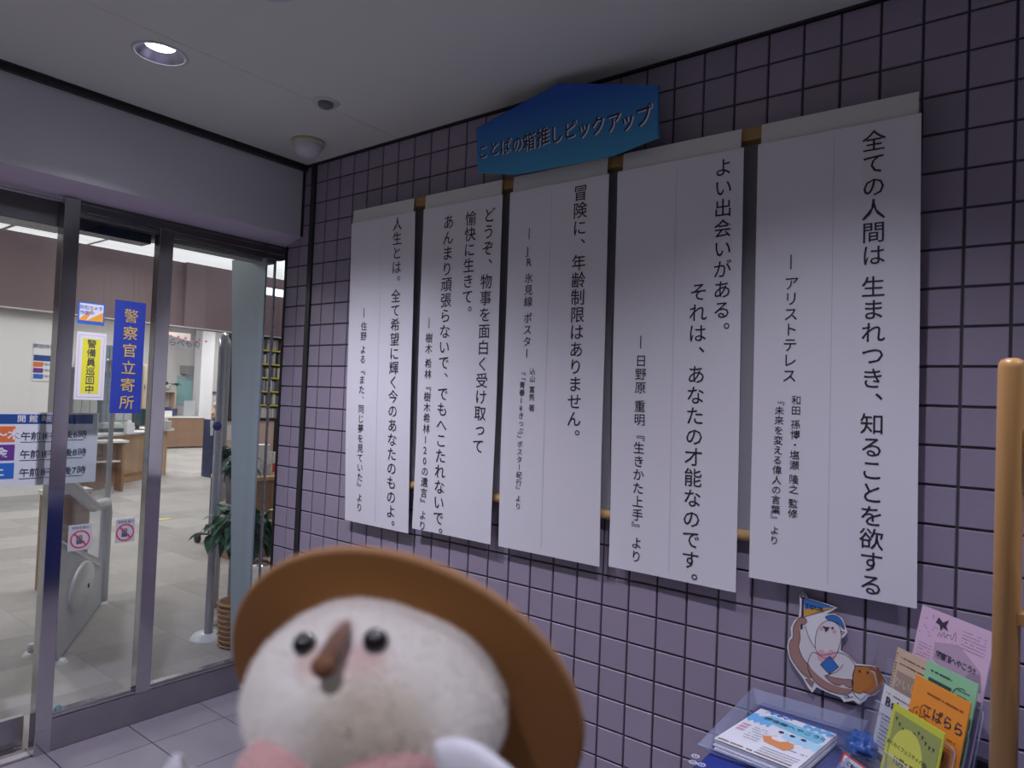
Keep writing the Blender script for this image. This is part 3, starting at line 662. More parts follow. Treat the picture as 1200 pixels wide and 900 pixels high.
MB().tube([P+UZ*0.02, P+UZ*0.06], 0.02, 12).build('tube_stub', M['tube'], t, True)
P = fl(244, 747); h = height_at(P, 393)
g2 = thing('security_gate', 'grey round-topped gate post standing beside the leafy plants', 'security gate', P)
e = d*-0.0
MB().tube([P+UZ*0.0, P+UZ*0.7, P+UZ*(h-0.09), P+UZ*(h-0.03)+d*0.02, P+UZ*h+d*0.09, P+UZ*h+d*0.5, P+UZ*(h-0.06)+d*0.58, P+UZ*0.0+d*0.6], 0.024, 16).build('tube_frame', M['tubeg'], g2, True)
MB().slab([P+UZ*0.05+d*0.03, P+UZ*0.05+d*0.57, P+UZ*(h-0.04)+d*0.57, P+UZ*(h-0.04)+d*0.03], 0.01, ng).build('clear_panel', M['acryl'], g2)
MB().lathe(P, [(0, 0.028), (0.08, 0.024), (0.10, 0.0)], 24).build('foot_plate', M['tube'], g2, True)
pb = P+UZ*height_at(P, 499)-RZ*0.026
MB().lathe(pb, [(0, 0.004), (0.024, 0.003), (0.026, 0.0)], 24, -RZ).build('round_badge', flat('badge_blue', (0.03, 0.05, 0.32)), g2, True)

# desks
def desk(nm, lab, front_a, front_b, depth_v, h, mf, mt, grp=None, overh=0.03, shelf=False, kneehole=False):
    """box desk: front floor line a->b, extends by depth_v"""
    a, b = Vector(front_a), Vector(front_b); dv = Vector(depth_v); c = (a+b+dv)/2
    t = thing(nm, lab, 'desk', (c.x, c.y, 0), grp); u = (b-a).normalized(); v = dv.normalized()
    def bx(p, q, w_, z0, z1, name, m):
        MB().slab([p+UZ*z1, q+UZ*z1, q+w_+UZ*z1, p+w_+UZ*z1], z1-z0, UZ).build(name, m, t)
    th = 0.03
    bx(a-u*overh-v*overh, b+u*overh-v*overh, dv+v*2*overh, h-0.03, h, 'desk_top', mt)
    bx(a, a+u*th, dv, 0, h-0.03, 'side_panel', mf); bx(b-u*th, b, dv, 0, h-0.03, 'side_panel', mf)
    if not kneehole: bx(a+u*th, b-u*th, v*th, 0.04, h-0.03, 'front_panel', mf)
    else: bx(a+u*th+v*(dv.length-th), b-u*th+v*(dv.length-th), v*th, 0.1, h-0.03, 'back_panel', mf)
    if shelf: bx(a+u*th+v*0.05, b-u*th+v*0.05, v*(dv.length-0.1), h-0.30, h-0.28, 'shelf', M['top'])
    return t
# large light wood counter
c1, c2 = fl(86, 580), fl(170, 561); c3 = fl(194, 556)
ud = (c2-c1).normalized(); vd = Vector((ud.y, -ud.x, 0)); vd = vd if vd.x < 0 else -vd
t = thing('reception_counter', 'light wood reception counter with white top and papers on it', 'counter', ((c1.x+c3.x)/2, (c1.y+c3.y)/2, 0)); hc = 0.73
def prism(P, z0, z1, nm, m, par): MB().slab([Vector((p.x, p.y, z1)) for p in P], z1-z0, UZ).build(nm, m, par)
MB()
prism([c1, c2, c2+vd*0.04, c1+vd*0.04], 0.0, hc, 'front_panel', M['wood'], t)
prism([c2+ud*0.003, c3, c3+vd*0.04, c2+ud*0.003+vd*0.04], 0.0, hc, 'front_panel', M['wood'], t)
prism([c1+ud*0.0-vd*0.02, c2-vd*0.02, c2, c1], 0.12, 0.135, 'lower_groove', M['wood2'], t)
prism([c3, c3+vd*0.75, c3+vd*0.75-ud*0.04, c3-ud*0.04], 0.0, hc, 'side_panel', M['wood'], t)
prism([c1-vd*0.05, c3-vd*0.05+ud*0.12, c3+vd*0.8+ud*0.12, c1+vd*0.8], hc, hc+0.035, 'counter_top', M['top'], t)
CT = hc+0.035
def on_counter(px, py, z=None): return at(px, py, 2, CT if z is None else z)
# brown desk in front of it
q1 = fl(144, 576); q0 = q1-ud*1.2
desk('side_desk', 'dark brown desk with white top and a shelf before the light counter', q1-Vector((0.0, 1.5, 0)), q1, Vector((-0.22, 0.0, 0)), 0.70, M['wood2'], M['top'], shelf=True, kneehole=True)
# narrow desk end left of the steel post
q = fl(48, 695)
desk('narrow_desk', 'tall-looking brown desk end with white top just left of the thick steel post', q-Vector((0, 0.0, 0)), q+Vector((0, 0.28, 0)), Vector((-0.12, 0, 0)), height_at(q, 576), M['wood2'], M['top'], overh=0.01)
# far counter
XD = -15.6
a, b = at(186, 522, 0, XD), at(238.5, 519, 0, XD)
desk('far_desk', 'far brown desk with white top below the cyan panel', Vector((XD, a.y-0.6, 0)), Vector((XD, b.y, 0)), Vector((-0.5, 0, 0)), 0.76, M['wood2'], M['top'], overh=0.02)
# column
P = fl(243, 517); P = Vector((-16.3, P.y*16.3/abs(P.x), 0)); c = at_plane(236, 500, Vector((-16.3, 0, 0)), Vector((1, 0, 0)))
struct('trim_7', MB().box((-16.5, c.y-0.17, 0), (-16.15, c.y+0.17, 3.30), 0.01), mat('column_white', (0.80, 0.79, 0.84), 0.5))
# right part of far wall is a little darker: side wall panel
yw = c.y+0.17
struct('wall_back', MB().box((-16.9, yw, 0), (-16.6, 10.0, 3.26)), M['greyw'])
# things on and around the far desk
def farbox(nm, lab, cat, px0, px1, py0, py1, X, m, th=0.05, grp=None, edge=None, bev=0.004):
    p, q = at(px0, py1, 0, X), at(px1, py0, 0, X); t = thing(nm, lab, cat, (X, (p.y+q.y)/2, p.z), grp)
    MB().box((X-th, p.y, p.z), (X, q.y, q.z), bev).build('body', m, t)
    return t, p, q
Xf = XD-0.25
t, p, q = farbox('desk_monitor', 'dark blue monitor at the left end of the far desk', 'monitor', 189, 200, 477, 486.5, Xf, M['navy']); MB().box((Xf-0.2, p.y+0.02, 0.762), (Xf, p.y+0.15, 0.775)).build('stand', M['navy'], t)
t, p, q = farbox('desk_monitor', 'dark blue monitor in the middle of the far desk', 'monitor', 200, 208, 479, 487, Xf+0.02, M['navy']); MB().box((Xf-0.2, p.y+0.02, 0.762), (Xf, p.y+0.1, 0.775)).build('stand', M['navy'], t)
t, p, q = farbox('paper_sheet_stand', 'bright white paper propped on the far desk', 'paper', 192, 202, 481.5, 488, XD-0.05, flat('paper_bright', (0.85, 0.85, 0.85)), 0.01); 
t, p, q = farbox('desk_screen', 'small clear screen standing on the right of the far desk', 'screen', 215, 229, 470, 487, Xf+0.1, M['acryl2'], 0.01); MB().box((Xf+0.05, p.y, 0.762), (Xf+0.15, q.y, 0.77)).build('base', M['top'], t)
p, q = at(208, 474, 0, -16.9), at(227, 443, 0, -16.9)
t = thing('cyan_blind', 'pale cyan blind on the far wall', 'blind', (-16.95, (p.y+q.y)/2, p.z))
nb = 10; hb = (q.z-p.z)/nb
for k in range(nb): MB().box((-16.995, p.y, p.z+k*hb+0.004), (-16.96, q.y, p.z+(k+1)*hb-0.004)).build('slat', M['cyan'], t)
MB().box((-16.995, p.y, q.z), (-16.95, q.y, q.z+0.04)).build('head_rail', M['greyw'], t)
t, p, q = farbox('projector_box', 'grey box fixed high on the far wall beside the white column', 'box', 217, 227.5, 429, 438, -16.7, mat('grey_box', (0.30, 0.29, 0.28), 0.5), 0.3)
MB().box((-17.0, (p.y+q.y)/2-0.03, p.z+0.05), (-16.99+0.02, (p.y+q.y)/2+0.03, p.z+0.12)).build('mount', M['steeld'], t)
p, q = at(190, 488, 0, -16.4), at(207, 458, 0, -16.4)
t = thing('wooden_shelf', 'pale wooden shelf with a plant on top behind the far desk', 'shelf', (-16.5, (p.y+q.y)/2, 0))
wv = mat('pale_wood', (0.46, 0.36, 0.28), 0.5)
MB().box((-16.7, q.y-0.04, 0), (-16.4, q.y, q.z)).build('side_panel', wv, t); MB().box((-16.7, p.y-0.3, 0), (-16.4, p.y-0.26, q.z)).build('side_panel', wv, t)
for z in (q.z-0.04, q.z-0.55, 0.5): MB().box((-16.7, p.y-0.26, z), (-16.4, q.y-0.04, z+0.04)).build('shelf_board', wv, t)
MB().box((-16.7, p.y-0.26, 0.0), (-16.68, q.y-0.04, q.z-0.04)).build('back_panel', mat('beige_back', (0.58, 0.50, 0.44), 0.6), t)
# leaf cluster maker
def leaf(mb, c, dirv, L, W, droop=0.3):
    dirv = dirv.normalized(); s = dirv.cross(UZ)
    if s.length < 0.1: s = Vector((1, 0, 0))
    s.normalize(); n = s.cross(dirv); base = len(mb.v)
    prof = [(0, 0.0), (0.25, 0.8), (0.5, 1.0), (0.75, 0.65), (1.0, 0.0)]
    for f, w_ in prof:
        p = c+dirv*L*f-UZ*droop*L*f*f
        mb.v += [p-s*W*w_*0.5+n*W*0.12*w_, p-n*0.0, p+s*W*w_*0.5+n*W*0.12*w_]
    for k in range(4):
        a_ = base+3*k; mb.f += [(a_, a_+1, a_+4, a_+3), (a_+1, a_+2, a_+5, a_+4)]
sp = MB(); rnd = random.Random(4)
for k in range(60): leaf(sp, Vector((-16.5, p.y+0.1+rnd.uniform(-0.3, 0.3), q.z+0.14)), Vector((rnd.uniform(-1, 1), rnd.uniform(-1, 1), rnd.uniform(0, 1))), rnd.uniform(0.1, 0.2), 0.06)
t = thing('shelf_plant', 'dark low plant on top of the pale wooden shelf', 'plant', (-16.5, p.y+0.1, q.z))
sp.build('foliage', M['leaf'], t, kind='stuff'); MB().lathe((-16.5, p.y+0.1, q.z), [(0, 0), (0.09, 0), (0.12, 0.14), (0.0, 0.13)], 16).build('pot', M['pot'], t, True)
# hanging signs
p = at(193, 388.5, 0, -11.5); q = at(223, 400, 0, -11.5)
t = thing('hanging_sign', 'white hanging sign with pink print above the enquiry lettering', 'sign', (-11.5, (p.y+q.y)/2, q.z))
MB().slab([p, at(223.5, 391, 0, -11.5), at(223, 400, 0, -11.5), at(193, 391, 0, -11.5)][::-1], 0.02, Vector((1, 0, 0))).build('panel', flat('sign_pinkwhite', (0.78, 0.68, 0.64)), t)
MB().tube([p+UZ*1.2+UY*0.1, p+UY*0.1], 0.004, 6).tube([p+UZ*1.2+UY*0.55, p+UY*0.55], 0.004, 6).build('wire', M['steeld'], t)
for k in range(6): MB().box((-11.497, p.y+0.1+k*0.13, p.z-0.08-0.008*k), (-11.4995, p.y+0.14+k*0.13, p.z-0.05-0.008*k)).build('print_mark', redp, t)
p = at(210, 401.5, 0, -12.2)
t = thing('enquiry_sign', 'clear sign with dark writing しらべもの hanging over the far desk', 'sign', (-12.2, p.y, p.z-0.1))
MB().box((-12.21, p.y-0.42, p.z-0.10), (-12.20, p.y+0.42, p.z+0.12)).build('panel', M['acryl'], t)
MB().tube([(-12.205, p.y-0.4, 3.305), (-12.205, p.y-0.4, p.z+0.1)], 0.004, 6).tube([(-12.205, p.y+0.4, 3.305), (-12.205, p.y+0.4, p.z+0.1)], 0.004, 6).build('wire', M['steeld'], t)
hline('lettering', '?しらべもの', Vector((-12.198, p.y, p.z)), UY, UZ, 0.155, flat('print_grey', (0.10, 0.08, 0.11)), t, 0.02)
# picture frame, doll, dark rack (right of the column)
p, q = at(257, 464, 0, -16.58), at(271, 431, 0, -16.58)
t = thing('wall_picture', 'narrow wooden picture frame on the grey far wall', 'picture', (-16.59, (p.y+q.y)/2, p.z))
MB().box((-16.60, p.y, p.z), (-16.56, q.y, q.z), 0.005).build('frame', mat('brown_frame', (0.30, 0.18, 0.10), 0.5), t)
MB().box((-16.56, p.y+0.09, p.z+0.05), (-16.552, q.y-0.09, q.z-0.05)).build('picture_sheet', flat('picture_beige', (0.62, 0.48, 0.30)), t)
p, q = at(244, 461.2, 0, -16.59), at(255.5, 459, 0, -16.59)
t = thing('wall_rail', 'short dark rail on the grey far wall beside the column', 'rail', (-16.6, (p.y+q.y)/2, p.z)); MB().box((-16.60, p.y, p.z), (-16.56, q.y, q.z)).build('bar', M['steeld'], t)
a = fl(246, 560); Xr = a.x
p, q = at(247, 545, 0, Xr), at(262, 492, 0, Xr)
t = thing('dark_rack', 'dark navy leaflet rack behind the grey gate post', 'rack', (Xr, (p.y+q.y)/2, 0))
MB().box((Xr-0.3, p.y, 0.0), (Xr, q.y, q.z), 0.01).build('cabinet', M['navy'], t)
for k, (px_, py_) in enumerate(((252, 497), (256, 500), (252, 506))):
    c = at(px_, py_, 0, Xr+0.004); MB().box((Xr, c.y-0.08, c.z-0.06), (Xr+0.012, c.y+0.08, c.z+0.06)).build('leaflet', (wp, flat('leaf_pink', (0.7, 0.4, 0.42)), wp)[k], t)
c = at(253, 492, 0, Xr-0.12)
t = thing('small_doll', 'small pinkish doll standing on the dark navy rack', 'doll', (c.x, c.y, q.z))
MB().lathe((c.x, c.y, q.z), [(0, 0), (0.07, 0.0), (0.075, 0.06), (0.05, 0.16), (0.03, 0.19)], 16).build('body', flat('doll_pink', (0.72, 0.42, 0.30)), t, True)
MB().ball((c.x, c.y, q.z+0.235), 0.055, 14, 10).build('head', flat('doll_skin', (0.75, 0.52, 0.42)), t, True)
MB().tube([(c.x, c.y-0.05, q.z+0.13), (c.x+0.03, c.y-0.09, q.z+0.08)], 0.018, 8).build('arm', flat('doll_pink', (0.72, 0.42, 0.30)), t, True)
MB().tube([(c.x, c.y+0.05, q.z+0.13), (c.x+0.03, c.y+0.09, q.z+0.08)], 0.018, 8).build('arm', flat('doll_pink', (0.72, 0.42, 0.30)), t, True)

# clutter on the light counter
t = thing('desk_monitor', 'dark teal monitor seen from behind on the light counter', 'monitor', on_counter(162, 500))
p = on_counter(163, 505); X = p.x-0.3
m1_, m2_ = at(156, 499, 0, X), at(171, 479, 0, X)
MB().box((X-0.05, m1_.y, m1_.z), (X, m2_.y+0.05, m2_.z), 0.006).build('screen', M['teal'], t)
MB().box((X-0.08, (m1_.y+m2_.y)/2-0.03, CT), (X-0.05, (m1_.y+m2_.y)/2+0.03, m1_.z+0.05)).box((X-0.18, (m1_.y+m2_.y)/2-0.12, CT), (X, (m1_.y+m2_.y)/2+0.12, CT+0.012)).build('stand', M['teal'], t)
def on_box(nm, lab, cat, px, py, w_, d_, h_, m, grp=None):
    p = on_counter(px, py); t = thing(nm, lab, cat, p, grp)
    MB().box((p.x-d_/2, p.y-w_/2, CT), (p.x+d_/2, p.y+w_/2, CT+h_), 0.004).build('body', m, t); return t, p
t, p = on_box('tissue_box', 'white upright tissue box on the light counter', 'box', 151, 508.5, 0.10, 0.10, 0.16, flat('box_white', (0.75, 0.75, 0.78)))
MB().box((p.x-0.02, p.y-0.03, CT+0.16), (p.x+0.02, p.y+0.03, CT+0.19), 0.01).build('tissue', wp, t)
t, p = on_box('paper_tray', 'low grey tray heaped with papers on the light counter', 'tray', 130, 506, 0.42, 0.3, 0.06, M['teal'])
for k in range(6): 
    MB().box((p.x-0.12, p.y-0.18+0.01*k, CT+0.06+0.012*k), (p.x+0.12, p.y+0.16-0.012*k, CT+0.071+0.012*k)).build('paper', flat('paper_%d' % (k % 3), ((0.62, 0.62, 0.55), (0.72, 0.70, 0.66), (0.5, 0.58, 0.5))[k % 3]), t)
t, p = on_box('paper_stack', 'pale blue sheets spread on the light counter before the monitor', 'papers', 163, 507, 0.36, 0.28, 0.014, flat('paper_blue', (0.42, 0.58, 0.78)))
MB().box((p.x-0.16, p.y-0.12, CT+0.014), (p.x+0.1, p.y+0.16, CT+0.018)).build('sheet', wp, t)
t, p = on_box('file_box', 'whitish file box at the right end of the light counter', 'box', 189, 503, 0.24, 0.18, 0.14, flat('file_white', (0.62, 0.60, 0.60)))
for k in range(4): MB().box((p.x-0.07, p.y-0.10+0.05*k, CT+0.14), (p.x+0.07, p.y-0.085+0.05*k, CT+0.19)).build('file', wp, t)
# office cabinets and shelving further back on the left, seen through the stickers
def farcab(nm, lab, cat, px0, px1, py0, X, m, doors=2, grp=None):
    a_, b_ = at(px0, 500, 0, X), at(px1, py0, 0, X); t = thing(nm, lab, cat, (X-0.2, (a_.y+b_.y)/2, 0), grp)
    MB().box((X-0.4, a_.y, 0), (X-0.02, b_.y, b_.z), 0.005).build('body', m, t); w_ = (b_.y-a_.y)/doors
    for k in range(doors):
        for z0, z1 in ((0.05, b_.z*0.48), (b_.z*0.5, b_.z-0.04)):
            dd = MB().box((X-0.02, a_.y+k*w_+0.008, z0), (X, a_.y+(k+1)*w_-0.008, z1), 0.003).build('door', m, t)
            MB().box((X, a_.y+k*w_+0.03, (z0+z1)/2-0.05), (X+0.015, a_.y+k*w_+0.045, (z0+z1)/2+0.05)).build('handle', M['steeld'], dd)
    return t
farcab('office_cabinet', 'blue-grey steel office cabinet behind the blue sticker', 'cabinet', 118, 134, 405, -13.5, mat('cab_bluegrey', (0.22, 0.27, 0.32), 0.4))
farcab('office_cabinet', 'pale office cabinet standing left of the blue-grey one', 'cabinet', 84, 117, 432, -13.2, mat('cab_pale', (0.50, 0.52, 0.47), 0.5), 3)
farcab('office_cabinet', 'beige office cabinet seen just right of the blue sticker', 'cabinet', 165, 182, 428, -15.12, mat('cab_beige', (0.52, 0.42, 0.34), 0.5), 1)
farcab('office_cabinet', 'low grey office cabinet behind the counter monitor', 'cabinet', 134, 166, 452, -14.2, mat('cab_grey', (0.42, 0.44, 0.46), 0.5), 3)
# bookshelf seen through the slit right of the wing wall
Xb = -8.78
p, q = at(303, 500, 0, Xb), at(334, 390, 0, Xb); zt_ = q.z
t = thing('book_shelf', 'black bookshelf with yellow shelf labels seen through the narrow slit', 'bookshelf', (Xb-0.15, (p.y+q.y)/2, 0))
y0, y1 = p.y-0.4, q.y+0.5
MB().box((Xb-0.30, y0, zt_-0.05), (Xb, y1, zt_), 0.003).build('top_board', M['darktrim'], t)
for y in (y0, y1-0.03): MB().box((Xb-0.30, y, 0), (Xb, y+0.03, zt_-0.05)).build('side_panel', M['darktrim'], t)
MB().box((Xb-0.30, y0+0.03, 0), (Xb-0.28, y1-0.03, zt_-0.05)).build('back_panel', M['steeld'], t)
rb = random.Random(11); SH = [zt_-0.30-0.215*k for k in range(9)]
SH = [s for s in SH if s > 0.05]
for s in SH:
    MB().box((Xb-0.28, y0+0.03, s-0.02), (Xb, y1-0.03, s)).build('shelf_board', M['steeld'], t)
    MB().box((Xb, y0+0.03, s-0.022), (Xb+0.004, y0+1.02, s-0.002)).build('shelf_label', flat('label_yellow', (0.70, 0.55, 0.05)), t)
bc = [flat('book_%d' % k, c) for k, c in enumerate([(0.5,0.5,0.48),(0.12,0.13,0.16),(0.35,0.32,0.30),(0.25,0.27,0.33),(0.6,0.58,0.52),(0.08,0.08,0.09)])]
nbk = 0; bmeshes = {}
for s in SH:
    y = y0+0.05
    while y < y1-0.08:
        w_ = rb.choice((0.02, 0.03, 0.04)); hh = rb.choice((0.14, 0.155, 0.17)); k = rb.randrange(6); key = (w_, hh, k)
        px_ = proj((Xb, y, s))[0]
        if 300 < px_ < 336 and nbk < 120:
            if key not in bmeshes:
                ob = MB().box((-0.11, 0, 0), (0, w_*0.92, hh), 0.0015); me = bpy.data.meshes.new('library_book'); me.from_pydata([tuple(v) for v in ob.v], [], ob.f); me.materials.append(bc[k]); bmeshes[key] = me
            o = bpy.data.objects.new('library_book', bmeshes[key]); place(o, None, dict(label='%s book on the %s shelf from the top of the black bookshelf' % (('pale grey', 'charcoal', 'brown grey', 'slate', 'cream', 'black')[k], ('first', 'second', 'third', 'fourth', 'fifth', 'sixth', 'seventh', 'eighth', 'ninth')[SH.index(s)]), category='book', group='books on the black bookshelf')); o.location = (Xb-0.02, y, s+0.0005); nbk += 1
        y += w_+(0.06 if rb.random() < 0.08 else 0.001)
# cabinet with white paper stand in the slit
q = fl(318, 651); hq = 0.70
t = thing('wooden_cabinet', 'brown wooden cabinet in the narrow slit beside the tile wall', 'cabinet', (q.x-0.2, q.y, 0))
MB().box((q.x-0.4, q.y-0.35, 0.0), (q.x, q.y+0.6, hq-0.03), 0.003).build('body', M['wood2'], t); MB().box((q.x-0.42, q.y-0.37, hq-0.03), (q.x+0.02, q.y+0.62, hq), 0.003).build('cabinet_top', M['wood'], t)
for k in range(2): MB().box((q.x, q.y-0.34+0.47*k, 0.05), (q.x+0.012, q.y+0.12+0.47*k, hq-0.05), 0.002).build('door', M['wood2'], t)
p1, p2 = at(304, 557, 0, q.x-0.15), at(317, 521, 0, q.x-0.15)
t = thing('paper_stand', 'white leaflet stand on the brown cabinet in the slit', 'stand', (q.x-0.2, (p1.y+p2.y)/2, hq))
MB().box((q.x-0.25, p1.y-0.05, hq), (q.x-0.15, p2.y, p2.z), 0.004).build('body', wp, t); MB().box((q.x-0.15, p1.y, hq), (q.x-0.1, p2.y-0.02, hq+0.1), 0.003).build('pocket', M['acryl2'], t)
p1 = at(323, 557, 0, q.x-0.12); t = thing('red_leaflet', 'red and white leaflet beside the white leaflet stand', 'leaflet', (q.x-0.14, p1.y, hq))
MB().box((q.x-0.15, p1.y-0.05, hq), (q.x-0.13, p1.y+0.09, hq+0.2), 0.002).build('sheet', wp, t); MB().box((q.x-0.13, p1.y-0.03, hq+0.02), (q.x-0.128, p1.y+0.05, hq+0.1)).build('red_print', redp, t)
p1 = fl(306, 661); t = thing('floor_socket', 'small chrome floor plate in front of the brown cabinet', 'floor plate', p1)
MB().lathe(p1, [(0, 0.03), (0.05, 0.028), (0.08, 0.008), (0.09, 0)], 20).build('plate', M['steel'], t, True)

# notice stand with wheels
P = fl(244, 640); hz = height_at(P, 493)
vs = Vector((0.25, 0.97, 0)).normalized()
t = thing('notice_stand', 'wheeled notice stand with dark frame and pinkish board behind the plants', 'notice stand', P)
fr = MB()
fr.box((P.x-0.015, P.y, 0.10), (P.x+0.015, P.y+0.03, hz)).box((P.x-0.015, P.y+0.62, 0.10), (P.x+0.015, P.y+0.65, hz)).box((P.x-0.015, P.y, hz), (P.x+0.015, P.y+0.65, hz+0.03)).build('frame', M['darktrim'], t)
MB().box((P.x-0.008, P.y+0.03, 0.22), (P.x+0.008, P.y+0.62, hz)).build('board', flat('board_pink', (0.66, 0.50, 0.44)), t)
MB().box((P.x+0.009, P.y+0.06, hz-0.18), (P.x+0.011, P.y+0.30, hz-0.04)).build('notice_sheet', wp, t)
for dx, dy in ((0.12, -0.06), (0.12, 0.64), (-0.2, 0.0), (-0.2, 0.64)):
    c = P+Vector((dx, dy, 0.045)); MB().lathe(c-Vector((0, 0.012, 0)), [(0, 0), (0.045, 0), (0.045, 0.024), (0, 0.024)], 20, (0, 1, 0)).build('caster', M['black'], t, True)
MB().tube([P+Vector((0.12, -0.03, 0.08)), P+Vector((0, 0.015, 0.11))], 0.01, 8).tube([P+Vector((-0.2, 0.02, 0.08)), P+Vector((0, 0.015, 0.11))], 0.01, 8).tube([P+Vector((0.12, 0.64, 0.08)), P+Vector((0, 0.635, 0.11))], 0.01, 8).tube([P+Vector((-0.2, 0.64, 0.08)), P+Vector((0, 0.635, 0.11))], 0.01, 8).build('foot_bar', M['black'], t, True)
# plants
def plant(lab, base, z_c, R_, n, seed, potr, poth, kind):
    t = thing('potted_plant', lab, 'plant', base, None); rr = random.Random(seed); f = MB(); s = MB()
    if kind == 'basket':
        b_ = MB(); nn = 28
        MB().lathe(base, [(0, 0.004), (potr*0.85, 0.004), (potr, poth), (potr*0.9, poth), (potr*0.8, 0.02)], 28).build('basket_wall', M['wicker'], t, True)
        for k in range(9):
            z = 0.012+k*(poth-0.02)/8; r_ = potr*(0.85+0.15*z/poth)+0.004
            b_.tube([base+Vector((math.cos(q*2*PI/24)*(r_+0.003*(-1)**(q+k)), math.sin(q*2*PI/24)*(r_+0.003*(-1)**(q+k)), z)) for q in range(25)], 0.007, 5, False)
        b_.build('wicker_weave', M['wicker'], t, True, kind='stuff')
    else: MB().lathe(base, [(0, 0), (potr*0.7, 0), (potr, poth), (potr*0.92, poth), (potr*0.85, poth-0.03), (0, poth-0.03)], 28).build('pot', M['pot'], t, True)
    c = base+UZ*z_c
    for k in range(7):
        e = c+Vector((rr.uniform(-1, 1), rr.uniform(-1, 1), rr.uniform(-0.4, 1)))*R_*0.8
        s.tube([base+UZ*(poth-0.02), base.lerp(c, 0.6)+Vector((rr.uniform(-.03, .03), rr.uniform(-.03, .03), 0)), e], [0.008, 0.006, 0.003], 6)
        for q in range(n//7):
            p = c.lerp(e, rr.uniform(0.1, 1.1))+Vector((rr.uniform(-1, 1), rr.uniform(-1, 1), rr.uniform(-1, 1)))*R_*0.35
            leaf(f, p, Vector((rr.uniform(-1, 1), rr.uniform(-1, 1), rr.uniform(-0.9, 0.4))), rr.uniform(0.08, 0.13), rr.uniform(0.045, 0.07), 0.5)
    s.build('stems', M['stem'], t, True); f.build('foliage', M['leaf'], t, kind='stuff'); return t
Pb = fl(270, 757)
plant('leafy green plant in a wicker basket beside the grey gate post', Vector((Pb.x, Pb.y+0.04, 0)), 0.67, 0.15, 330, 3, 0.11, 0.25, 'basket')
Pc = Vector((-3.05, Pb.y+0.22, 0))
st = thing('plant_stand', 'slim round pedestal carrying the upper plant behind the basket', 'stand', Pc)
MB().lathe(Pc, [(0, 0), (0.11, 0), (0.11, 0.015), (0.025, 0.03), (0.02, 0.7), (0.10, 0.72), (0.10, 0.74), (0, 0.74)], 24).build('pedestal', M['pot'], st, True)
pu = plant('upper leafy green plant in a grey pot behind the grey gate post', Pc+UZ*0.74, 0.29, 0.11, 210, 8, 0.085, 0.19, 'pot')
# notices on the hall's left wall
XW = -8.797
p, q = at(37, 446, 0, XW), at(75, 403, 0, XW)
t = thing('wall_notice', 'white opening-hours notice with three coloured pills on the hall wall', 'notice', (XW, (p.y+q.y)/2, p.z))
MB().box((XW, p.y, p.z), (XW+0.006, q.y, q.z)).build('sheet', flat('notice_white', (0.76, 0.74, 0.77)), t)
a_, b_ = at(39, 422.5, 0, XW), at(75, 418, 0, XW); MB().box((XW+0.006, a_.y, a_.z), (XW+0.008, b_.y, b_.z)).build('header_bar', flat('sign_header_blue', (0.01, 0.06, 0.24)), t)
for k, (py, col) in enumerate(((427, 'orange'), (434, 'purple'), (441, 'blue'))):
    a_, b_ = at(38.5, py+2.5, 0, XW), at(50, py-2.5, 0, XW)
    MB().box((XW+0.006, a_.y, a_.z), (XW+0.008, b_.y, b_.z)).build('day_pill', MATS['sign_day_'+col], t)
    c = at(56, py, 0, XW+0.008); hline('lettering', '午前10時', Vector((XW+0.008, c.y, c.z)), UY, UZ, 0.035, nvy, t)
c = at(52, 406, 0, XW+0.008); hline('lettering', '開館時間', Vector((XW+0.008, c.y, c.z)), UY, UZ, 0.06, nvy, t)
# yellow floor mark and hall strip lamp, with added strips glowing like the lit ceiling
p = fl(190, 610); MB().box((p.x-0.1, p.y-0.12, 0.0005), (p.x-0.04, p.y+0.12, 0.0025)).build('floor_tape', flat('tape_yellow', (0.75, 0.58, 0.12)), None, label='short yellow tape mark on the grey carpet', category='tape')
def glow_strip(lab, x0, x1, y0, y1, z, grp='added glow strips of the hall ceiling'):  # added glowing strips that stand in for the brightly lit ceiling
    t = thing('ceiling_glow', lab, 'light', ((x0+x1)/2, (y0+y1)/2, z-0.02), grp)
    MB().box((x0, y0, z-0.015), (x1, y1, z)).build('housing', M['top'], t)
    MB().box((x0+0.02, y0+0.02, z-0.02), (x1-0.02, y1-0.02, z-0.015)).build('glow_sheet', M['softglow'], t)
yb_ = [-3.2, at(84, 270, 0, -7).y, at(192, 290, 0, -7).y, 4.9]
for k, wh_ in enumerate(('seen left of the thick steel post', 'seen between the two steel uprights', 'seen right of the thin steel mullion')):
    glow_strip('added glow strip for the lit hall ceiling '+wh_, -9.9, -5.6, yb_[k]+0.01, yb_[k+1]-0.01, 3.309, 'added glow strips of the hall ceiling')
p = at(318, 342, 0, -7.9)
t = thing('strip_light', 'bluish strip light seen at the top of the narrow slit', 'light', (-7.9, p.y, p.z)); MB().box((-7.95, p.y-0.5, p.z-0.045), (-7.85, p.y+0.6, p.z+0.045), 0.01).build('tube', mat('strip_glow', (1, 1, 1), 0.5, emit=2.2, ecol=(0.75, 0.85, 1.0)), t)
MB().box((-7.93, p.y-0.4, p.z+0.045), (-7.87, p.y-0.38, 3.31)).box((-7.93, p.y+0.48, p.z+0.045), (-7.87, p.y+0.5, 3.31)).build('hanger', M['steeld'], t)
